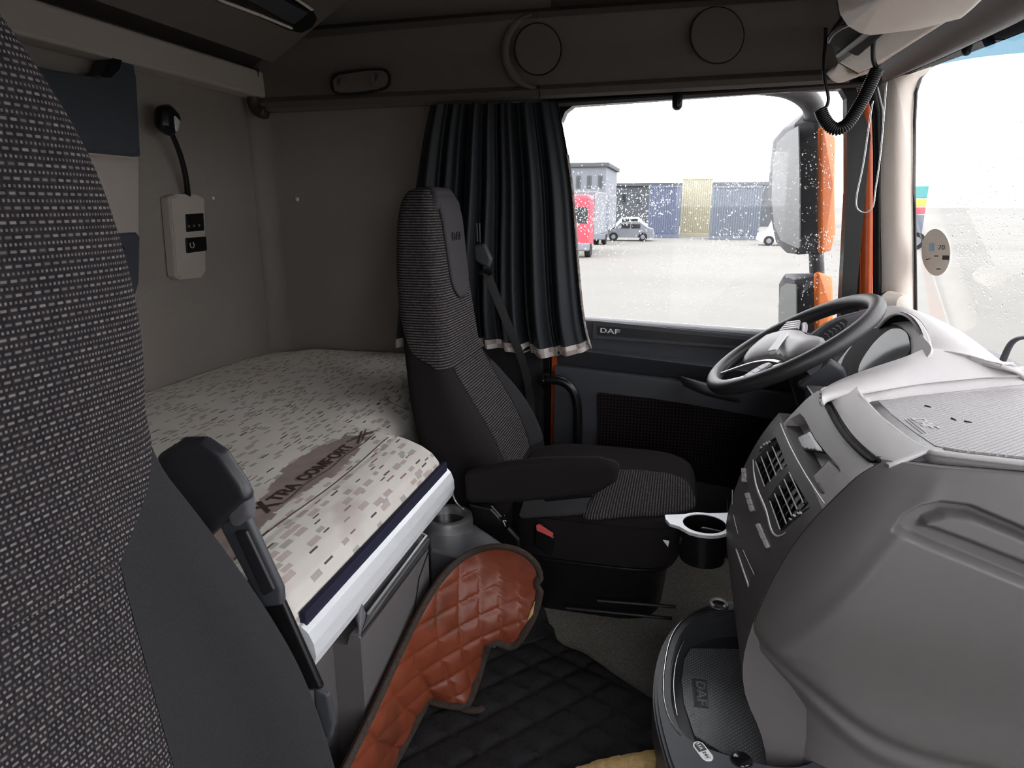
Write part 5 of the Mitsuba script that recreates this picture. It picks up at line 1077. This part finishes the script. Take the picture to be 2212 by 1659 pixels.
# ---------------------------------------------------------------- overhead: pod, radio, cords, blind clips
PO = thing('overhead_pod', 'rounded pale beige lamp pod of the overhead console at the top right', 'overhead console')
pq = [(1826, -14, 1.22), (1832, 20, 1.22), (1845, 40, 1.22), (1868, 54, 1.24), (1884, 58, 1.26), (1905, -10, 1.05), (1985, 45, 1.25), (2070, 22, 1.20)]
P1 = [at(u, v, y=y) for u, v, y in pq]
obj('shell', hullpts(P1 + [p + np.array([0.10, -0.10, 0.14]) for p in P1[:4]] + [at(1960, -60, y=0.95), at(2150, -60, y=0.95), at(2090, 2, y=1.1), P1[5] + [0.1, 0, 0.2]], 0.012, 16), 'beige_trim', PO, 50)
SV = thing('sun_visor', 'grey beige folded sun visor behind the overhead pod', 'sun visor')
obj('panel', sheet(np.array([at(u, v, z=1.315) for u, v in [(1948, 52), (1965, 38), (1990, 21), (2030, 19), (2075, 14), (2110, 6), (2170, -10), (2240, -60), (2130, -45), (2060, -5)]]), 0.010, 0.01, n=(0, 0, -1))[0], 'header_trim', SV, True)
RD = thing('radio', 'black two way radio tucked under the overhead console', 'radio')
rr = at(1852, 92, y=1.42); ray_y = np.array([0, 1.0, 0])
Rr_ = rotm(0.0, 0.45, 0.0)
obj('body', rbox(rr + [0.0, 0.0, 0.025], (0.07, 0.20, 0.036), 0.006, Rr_), 'rubber_black', RD, 30)
obj('face_strip', tube([at(1812, 118, y=1.50), at(1886, 62, y=1.30)], 0.006, 8), 'plastic_slate', RD, True)
obj('wires', mjoin(*[tube(spline([at(1790, 84 + 4 * k, y=1.42), at(1803, 66 + 3 * k, y=1.40), at(1822, 56 + 2 * k, y=1.38), at(1845, 47 + k, y=1.35)], 20), 0.0022, 6) for k in range(3)]), 'satin_metal', RD, True, label='bundle of pale wires above the radio')
CC = thing('coiled_cord', 'black coiled microphone cord hanging in front of the side window', 'cord')
yc_ = 1.45
pth = spline([at(u, v, y=yc_) for u, v in [(1772, 236), (1779, 254), (1790, 270), (1806, 279), (1825, 272), (1843, 250), (1860, 222), (1876, 190), (1894, 150)]], 1500)
tg, nn_, bb_ = frames(pth, (0, 1, 0)); ph_ = np.linspace(0, 2 * np.pi * 46, 1500)
hel = pth + 0.0095 * (np.cos(ph_)[:, None] * nn_ + np.sin(ph_)[:, None] * bb_)
obj('coil', tube(hel, 0.0026, 6), 'plastic_black', CC, True)
obj('lead', tube(spline([at(1783, 60, y=1.46), at(1781, 110, y=1.46), at(1783, 180, y=yc_), at(1785, 230, y=yc_), at(1777, 238, y=yc_)], 40), 0.0030, 8), 'plastic_black', CC, True)
obj('lead', tube(spline([at(1896, 150, y=yc_), at(1888, 135, y=yc_), at(1886, 100, y=1.44), at(1889, 62, y=1.42)], 40), 0.0042, 8), 'plastic_black', CC, True)
LP_ = thing('cord_loop', 'thin pale loop of cord hanging beside the windscreen pillar', 'cord')
obj('loop', tube(spline([at(u, v, y=2.10) for u, v in [(1886, 218), (1876, 280), (1860, 380), (1850, 430), (1853, 452), (1868, 459), (1883, 451), (1889, 430), (1896, 380), (1907, 280), (1915, 176)]], 90), 0.0022, 8), 'satin_metal', LP_, True)
for u, v, p, lb_ in ((1463, 222, at(1463, 222, y=2.19), 'black blind clip knob on the guide rail above the side window'), (2089, 100, onws(2089, 104, 0.03), 'black blind clip knob above the blue tinted band')):
    bc = thing('blind_clip', lb_, 'clip')
    obj('knob', hullpts([p + np.array([0, 0, 0.012]), p + np.array([0, 0, -0.006])], 0.0155 if u < 2000 else 0.010, 16), 'plastic_black', bc, True)
    obj('stem', tube([p + np.array([0, 0.01, 0.03]), p + np.array([0, 0, 0.004])], 0.012 if u < 2000 else 0.008, 12), 'plastic_black', bc, True)

# sticker on the windscreen
ST = thing('windscreen_sticker', 'oval beige sticker inside the windscreen with a blue square and the number 70', 'sticker')
s0_ = onws(2022, 545, 0.008); sn = unit((-1, -0.34 * (s0_[1] - 1.1), -0.30)); sn = unit(sn)
obj('disc', pplate([atp(2022 + 31 * math.cos(a) + 1.5 * math.sin(a), 545 + 50.5 * math.sin(a), s0_, sn) for a in np.linspace(0, 2 * np.pi, 60, endpoint=False)], sn, 0.0008), 'sticker_paper', ST)
sp_ = lambda L: [atp(u, v, s0_ + sn * 0.0009, sn) for u, v in L]
obj('blue_square', pplate(sp_([(2007, 526), (2018, 525), (2018, 543), (2007, 542)]), sn, 0.0004), 'blue_print', ST)
obj('printed_block', pplate(sp_([(2036, 552), (2050, 552), (2050, 561), (2035, 561)]), sn, 0.0004), 'print_dark', ST)
obj('printed_line', pplate(sp_([(2000, 560), (2010, 558), (2010, 560), (2000, 562)]), sn, 0.0004), 'print_dark', ST)
obj('printed_line', pplate(sp_([(2018, 552), (2027, 552), (2027, 554), (2018, 554)]), sn, 0.0004), 'print_dark', ST)
obj('printed_line', pplate(sp_([(2023, 580), (2032, 580), (2032, 582), (2023, 582)]), sn, 0.0004), 'print_dark', ST)
exs, eys, _ = basis(sn)
obj('number', text('70', 0.0125, sp_([(2035, 534)])[0] + sn * 0.0015, atp(2050, 534, s0_, sn) - atp(2030, 534, s0_, sn), (0, 0, 1), 0.0005, False, stretch=1.25), 'print_dark', ST)
sq = sp_([(2013, 534)])[0]
obj('square_mark', text('E', 0.009, sq + sn * 0.0012, atp(2050, 534, s0_, sn) - atp(2030, 534, s0_, sn), (0, 0, 1), 0.0005, True), 'sticker_paper', ST)

# ---------------------------------------------------------------- outside: mirrors, wiper, rain, yard
MR = thing('door_mirror', 'outside mirror with a large and a small orange backed head beyond the side window', 'mirror')
A1, A2, B1, B2 = at(1674, 305, y=2.74), at(1680, 518, y=2.74), at(1724, 268, y=2.52), at(1726, 545, y=2.52)
hs = [(1679, 306, 2.735), (1670, 380, 2.735), (1668, 440, 2.735), (1684, 518, 2.735), (1700, 282, 2.62), (1704, 538, 2.62), (1724, 272, 2.515), (1726, 541, 2.515), (1764, 262, 2.47), (1766, 538, 2.47), (1776, 300, 2.48), (1778, 510, 2.48)]
HSs = [at(u, v, y=y) for u, v, y in hs]
obj('housing', hullpts(HSs + [p + np.array([0.10, 0.04, 0]) for p in HSs[:6]] + [at(1750, 245, y=2.5), at(1765, 232, y=2.5)], 0.014, 14), 'plastic_slate', MR, 40)
gn = unit(np.cross(B1 - A1, (0, 0, 1))); gn = gn if gn[0] < 0 else -gn
gp_ = [at(1680, 305, y=2.72), at(1670, 350, y=2.735), at(1666, 430, y=2.74), at(1672, 490, y=2.735), at(1688, 524, y=2.715), at(1726, 541, y=2.52), at(1728, 400, y=2.505), at(1724, 270, y=2.52), at(1700, 282, y=2.62)]
p0g = at(1728, 400, y=2.497) + gn * 0.036; gpp = [atp(u, v, p0g, gn) for u, v in [(1681, 308), (1672, 350), (1669, 430), (1675, 490), (1690, 520), (1729, 538), (1730, 400), (1727, 272), (1702, 286)]]
obj('glass', pplate(gpp, gn, 0.004, 0.006, p0=p0g), 'mirror_face', MR, label='grey mirror glass')
obj('shell', hullpts([at(u, v, y=y) for u, v, y in [(1774, 282, 2.455), (1796, 300, 2.50), (1797, 505, 2.50), (1788, 536, 2.48), (1774, 540, 2.46), (1794, 400, 2.47)]] + [at(1793, 300, y=2.62), at(1793, 505, y=2.62)], 0.011, 14), 'orange_shell', MR, True, label='orange painted shell')
obj('arm', tube(spline([at(1610, 172, y=2.315), at(1670, 182, y=2.38), at(1735, 205, y=2.46), at(1757, 232, y=2.48), at(1756, 262, y=2.49)], 24), np.linspace(0.036, 0.032, 24), 16), 'plastic_grey', MR, True)
obj('arm', tube([at(1763, 540, y=2.50), at(1765, 600, y=2.50)], 0.024, 16), 'plastic_slate', MR, True)
h2 = [at(u, v, y=y) for u, v, y in [(1690, 615, 2.66), (1690, 720, 2.66), (1722, 606, 2.52), (1722, 760, 2.52), (1758, 598, 2.49), (1758, 765, 2.49), (1700, 598, 2.6)]]
M2 = obj('wide_mirror', hullpts(h2 + [p + np.array([0.07, 0.03, 0]) for p in h2[:3]], 0.012, 14), 'plastic_slate', MR, 40, label='smaller lower mirror head')
p0h = at(1722, 660, y=2.490) + [-0.012, -0.012, 0]; gn2 = unit(np.cross(at(1722, 606, y=2.52) - at(1690, 615, y=2.66), (0, 0, 1))); gn2 = gn2 if gn2[0] < 0 else -gn2
obj('glass', pplate([atp(u, v, p0h, gn2) for u, v in [(1688, 622), (1684, 660), (1684, 720), (1690, 760), (1722, 765), (1722, 614), (1700, 612)]], gn2, 0.004, 0.006, p0=p0h), 'mirror_face', M2, label='grey mirror glass')
obj('shell', hullpts([at(u, v, y=y) for u, v, y in [(1766, 595, 2.47), (1790, 602, 2.51), (1793, 740, 2.51), (1768, 760, 2.47), (1788, 660, 2.48)]], 0.012, 14), 'orange_shell', M2, True, label='orange painted shell')
WP = thing('wiper', 'dark wiper arm outside the windscreen at the right edge', 'wiper')
obj('arm', tube(spline([onws(2150, 800, -0.03), onws(2168, 775, -0.035), onws(2186, 740, -0.04), onws(2200, 731, -0.04), onws(2260, 726, -0.04)], 24), np.linspace(0.010, 0.006, 24), 10, flat=0.7), 'plastic_slate', WP, True)
def drops(n, place, seed):
    g = np.random.default_rng(seed); ic = trimesh.creation.icosphere(subdivisions=1); V, F = [], []
    for i in range(n):
        p, nrm, r = place(g)
        ex, ey, ez = basis(nrm); s = np.array([r * g.uniform(0.8, 1.2), r * g.uniform(0.9, 1.9), r * 0.45])
        V.append(p + (ic.vertices * s) @ np.stack([ex, ey, ez]) + ez * (r * 0.5 + 0.0003)); F.append(ic.faces + len(ic.vertices) * i)
    return trimesh.Trimesh(np.vstack(V), np.vstack(F), process=False)
wpol = shapely.Polygon(wl).buffer(-0.006)
def wplace(g):
    while True:
        z = g.normal(0.96, 0.10) if g.random() < 0.75 else g.uniform(0.64, 1.28); x = g.uniform(-0.40, 0.48)
        if meshkit.noise(np.array([x * 7, z * 9, 1.0]), 4) < 0.42 and g.random() < 0.8: continue
        if wpol.contains(shapely.Point(x, z)): return np.array([x, YD + 0.0235, z]), (0, 1, 0), abs(g.normal(0.0008, 0.0005)) + 0.0005
obj('raindrops', drops(2600, wplace, 3), 'water', None, True, 'tiny raindrops over the side window pane', 'raindrops', kind='stuff')
def splace(g):
    while True:
        y, z = g.uniform(1.2, 2.06), (g.normal(0.92, 0.09) if g.random() < 0.7 else g.uniform(0.72, 1.2))
        if 0.7 < z < 1.28: return np.array([wsx(y, z) + 0.001, y, z]), (1, 0.3, 0.3), abs(g.normal(0.0010, 0.0006)) + 0.0006
obj('raindrops', drops(1500, splace, 5), 'water', None, True, 'tiny raindrops over the windscreen', 'raindrops', kind='stuff')
GZ = -1.5
def gfn(p, n, uv):
    return mix((0.150, 0.146, 0.136), (0.180, 0.176, 0.165), fbm(p.x * 0.25, p.y * 0.25, 0.0, 4))
mat('wet_ground', proc(gfn), 0.8, 0.2)
struct('ground', trimesh.creation.box(bounds=[[-150, -120, GZ - 0.2], [150, 260, GZ]]), 'wet_ground', 'pale wet gravel yard outside the cab')
mat('paint_red', (0.62, 0.06, 0.09), 0.4); mat('paint_blue', (0.13, 0.15, 0.22), 0.6); mat('paint_bluegrey', (0.14, 0.16, 0.20), 0.6); mat('paint_cream', (0.42, 0.39, 0.27), 0.6); mat('paint_white', (0.75, 0.75, 0.75), 0.4)
mat('wall_pale', (0.20, 0.21, 0.235), 0.8); mat('wall_dark', (0.09, 0.10, 0.11), 0.8); mat('glass_dark', (0.03, 0.035, 0.04), 0.1); mat('tyre', (0.012, 0.012, 0.012), 0.8); mat('teal', (0.05, 0.30, 0.30), 0.6); mat('yellow', (0.75, 0.42, 0.05), 0.6)
def span(u0, u1, vt, y):
    """Left, right and top of something of the yard that stands on the ground at depth y."""
    vm = 470; return at(u0, vm, y=y)[0], at(u1, vm, y=y)[0], at((u0 + u1) / 2, vt, y=y)[2]
def container(name, label, u0, u1, vt, y, bsdf, depth=2.6, cat='container', n=14):
    x0, x1, zt = span(u0, u1, vt, y); t = thing(name, label, cat)
    obj('body', box2([x0, y, GZ + 0.15], [x1, y + depth, zt], 0.03), bsdf, t)
    w = (x1 - x0) / n
    for i in range(n):
        obj('rib', box2([x0 + w * (i + 0.25), y - 0.06, GZ + 0.35], [x0 + w * (i + 0.75), y + 0.02, zt - 0.15], 0.02), bsdf, t)
    obj('top_rail', box2([x0 - 0.02, y - 0.08, zt - 0.14], [x1 + 0.02, y + 0.05, zt + 0.02], 0.02), bsdf, t)
    obj('bottom_rail', box2([x0 - 0.02, y - 0.08, GZ], [x1 + 0.02, y + 0.05, GZ + 0.28], 0.02), bsdf, t)
    return t
container('shipping_container', 'dark blue shipping container left of the cream one across the yard', 1400, 1468, 402, 58, 'paint_blue')
container('shipping_container', 'cream yellow shipping container between the blue ones across the yard', 1470, 1534, 384, 62, 'paint_cream')
container('shipping_container', 'grey blue shipping container behind the mirror across the yard', 1536, 1642, 402, 56, 'paint_bluegrey', n=20)
def warehouse(label, u0, u1, vt, y, bsdf, nwin):
    x0, x1, zt = span(u0, u1, vt, y); t = thing('warehouse', label, 'building')
    obj('walls', box2([x0, y, GZ], [x1, y + 12, zt - 0.4], 0.05), bsdf, t)
    obj('roof', box2([x0 - 0.3, y - 0.3, zt - 0.45], [x1 + 0.3, y + 12.3, zt], 0.08), 'wall_dark', t)
    for i in range(nwin):
        a = x0 + (x1 - x0) * (i + 0.3) / nwin; b = x0 + (x1 - x0) * (i + 0.7) / nwin
        w_ = obj('window', box2([a, y - 0.08, zt - 2.6], [b, y + 0.1, zt - 1.3], 0.03), 'wall_dark', t)
        obj('pane', box2([a + 0.15, y - 0.10, zt - 2.45], [b - 0.15, y - 0.05, zt - 1.45], 0.01), 'glass_dark', w_)
warehouse('pale grey warehouse behind the red truck', 1190, 1306, 352, 75, 'wall_pale', 5)
warehouse('long grey warehouse at the far end of the yard', 1300, 1760, 394, 95, 'wall_dark', 14)
def wheel(t, x, y, r, ax=(0, 1, 0)):
    w = obj('wheel', lathe([(0.0, -0.14), (r, -0.14), (r, 0.14), (0, 0.14)], [x, y, GZ + r], ax, 24), 'tyre', t)
    obj('hub', lathe([(0.0, -0.17), (r * 0.5, -0.17), (r * 0.55, 0.0), (0, 0.0)], [x, y, GZ + r], ax, 16), 'wall_pale', w)
def lorry(name, label, u0, u1, vt, y, bsdf):
    x0, x1, zt = span(u0, u1, vt, y); t = thing(name, label, 'truck')
    obj('cab', rbox([(x0 + x1) / 2, y + 0.9, (GZ + 0.5 + zt) / 2], [x1 - x0, 1.8, zt - GZ - 0.5], 0.22), bsdf, t, 40)
    obj('windscreen', rbox([(x0 + x1) / 2, y + 0.02, zt - (zt - GZ) * 0.32], [(x1 - x0) * 0.8, 0.08, (zt - GZ) * 0.26], 0.03), 'glass_dark', t)
    obj('bumper', rbox([(x0 + x1) / 2, y + 0.1, GZ + 0.55], [(x1 - x0) * 1.02, 0.3, 0.4], 0.08), 'wall_pale', t)
    wheel(t, x0 + 0.15, y + 0.9, 0.5, (1, 0, 0)); wheel(t, x1 - 0.15, y + 0.9, 0.5, (1, 0, 0))
    obj('trailer', rbox([(x0 + x1) / 2, y + 4.6, (GZ + 1.0 + zt + 0.2) / 2], [x1 - x0, 5.4, zt + 0.2 - GZ - 1.0], 0.06), 'wall_pale', t)
lorry('red_truck', 'red truck parked beside the curtain edge across the yard', 1228, 1274, 420, 34, 'paint_red')
lorry('pale_truck', 'pale blue grey truck parked next to the red truck', 1281, 1308, 426, 46, 'paint_bluegrey')
def car(name, label, u0, u1, y, bsdf, hgt=1.5):
    x0, x1, _ = span(u0, u1, 440, y); L = x1 - x0; t = thing(name, label, 'car')
    prof = [(0, 0.35), (0.02, 0.75), (0.2, 0.85), (0.34, hgt - 0.05), (0.45, hgt), (0.72, hgt), (0.88, 0.95), (0.98, 0.85), (1.0, 0.4), (0.97, 0.3), (0.03, 0.3)]
    m = extr(shapely.Polygon([(x0 + L * a, GZ + b) for a, b in prof]).buffer(0.04), 1.7); v = m.vertices.copy(); m.vertices = np.c_[v[:, 0], y + 1.7 - v[:, 2], v[:, 1]]
    obj('body', m, bsdf, t, 30)
    for a, b in ((0.36, 0.53), (0.56, 0.74)):
        obj('window', box2([x0 + L * a, y - 0.06, GZ + 0.95], [x0 + L * b, y + 0.02, GZ + hgt - 0.1], 0.02), 'glass_dark', t)
    for a in (0.2, 0.8): wheel(t, x0 + L * a, y + 0.02, 0.32)
car('white_car', 'white car parked in front of the grey warehouse', 1312, 1402, 66, 'paint_white')
car('silver_car', 'silver car nearer the cab, left of the containers', 1306, 1412, 52, 'wall_pale', 1.35)
car('white_van', 'white van half hidden behind the large mirror', 1644, 1752, 48, 'paint_white', 2.0)
def lorry2():
    t = thing('striped_trailer', 'teal, yellow and red trailer beyond the windscreen pillar', 'trailer'); y = 46
    x0, x1 = at(1972, 430, y=y)[0], at(2003, 430, y=y)[0]
    for (a, b), m_ in (((402, 428), 'teal'), ((430, 446), 'yellow'), ((448, 462), 'paint_red'), ((464, 525), 'paint_bluegrey')):
        obj('panel', box2([x0, y, at(1990, b, y=y)[2]], [x1, y + 6, at(1990, a, y=y)[2]], 0.04), m_, t)
    wheel(t, x0 + 0.4, y - 0.05, 0.5); wheel(t, x1 - 0.3, y - 0.05, 0.5)
lorry2()
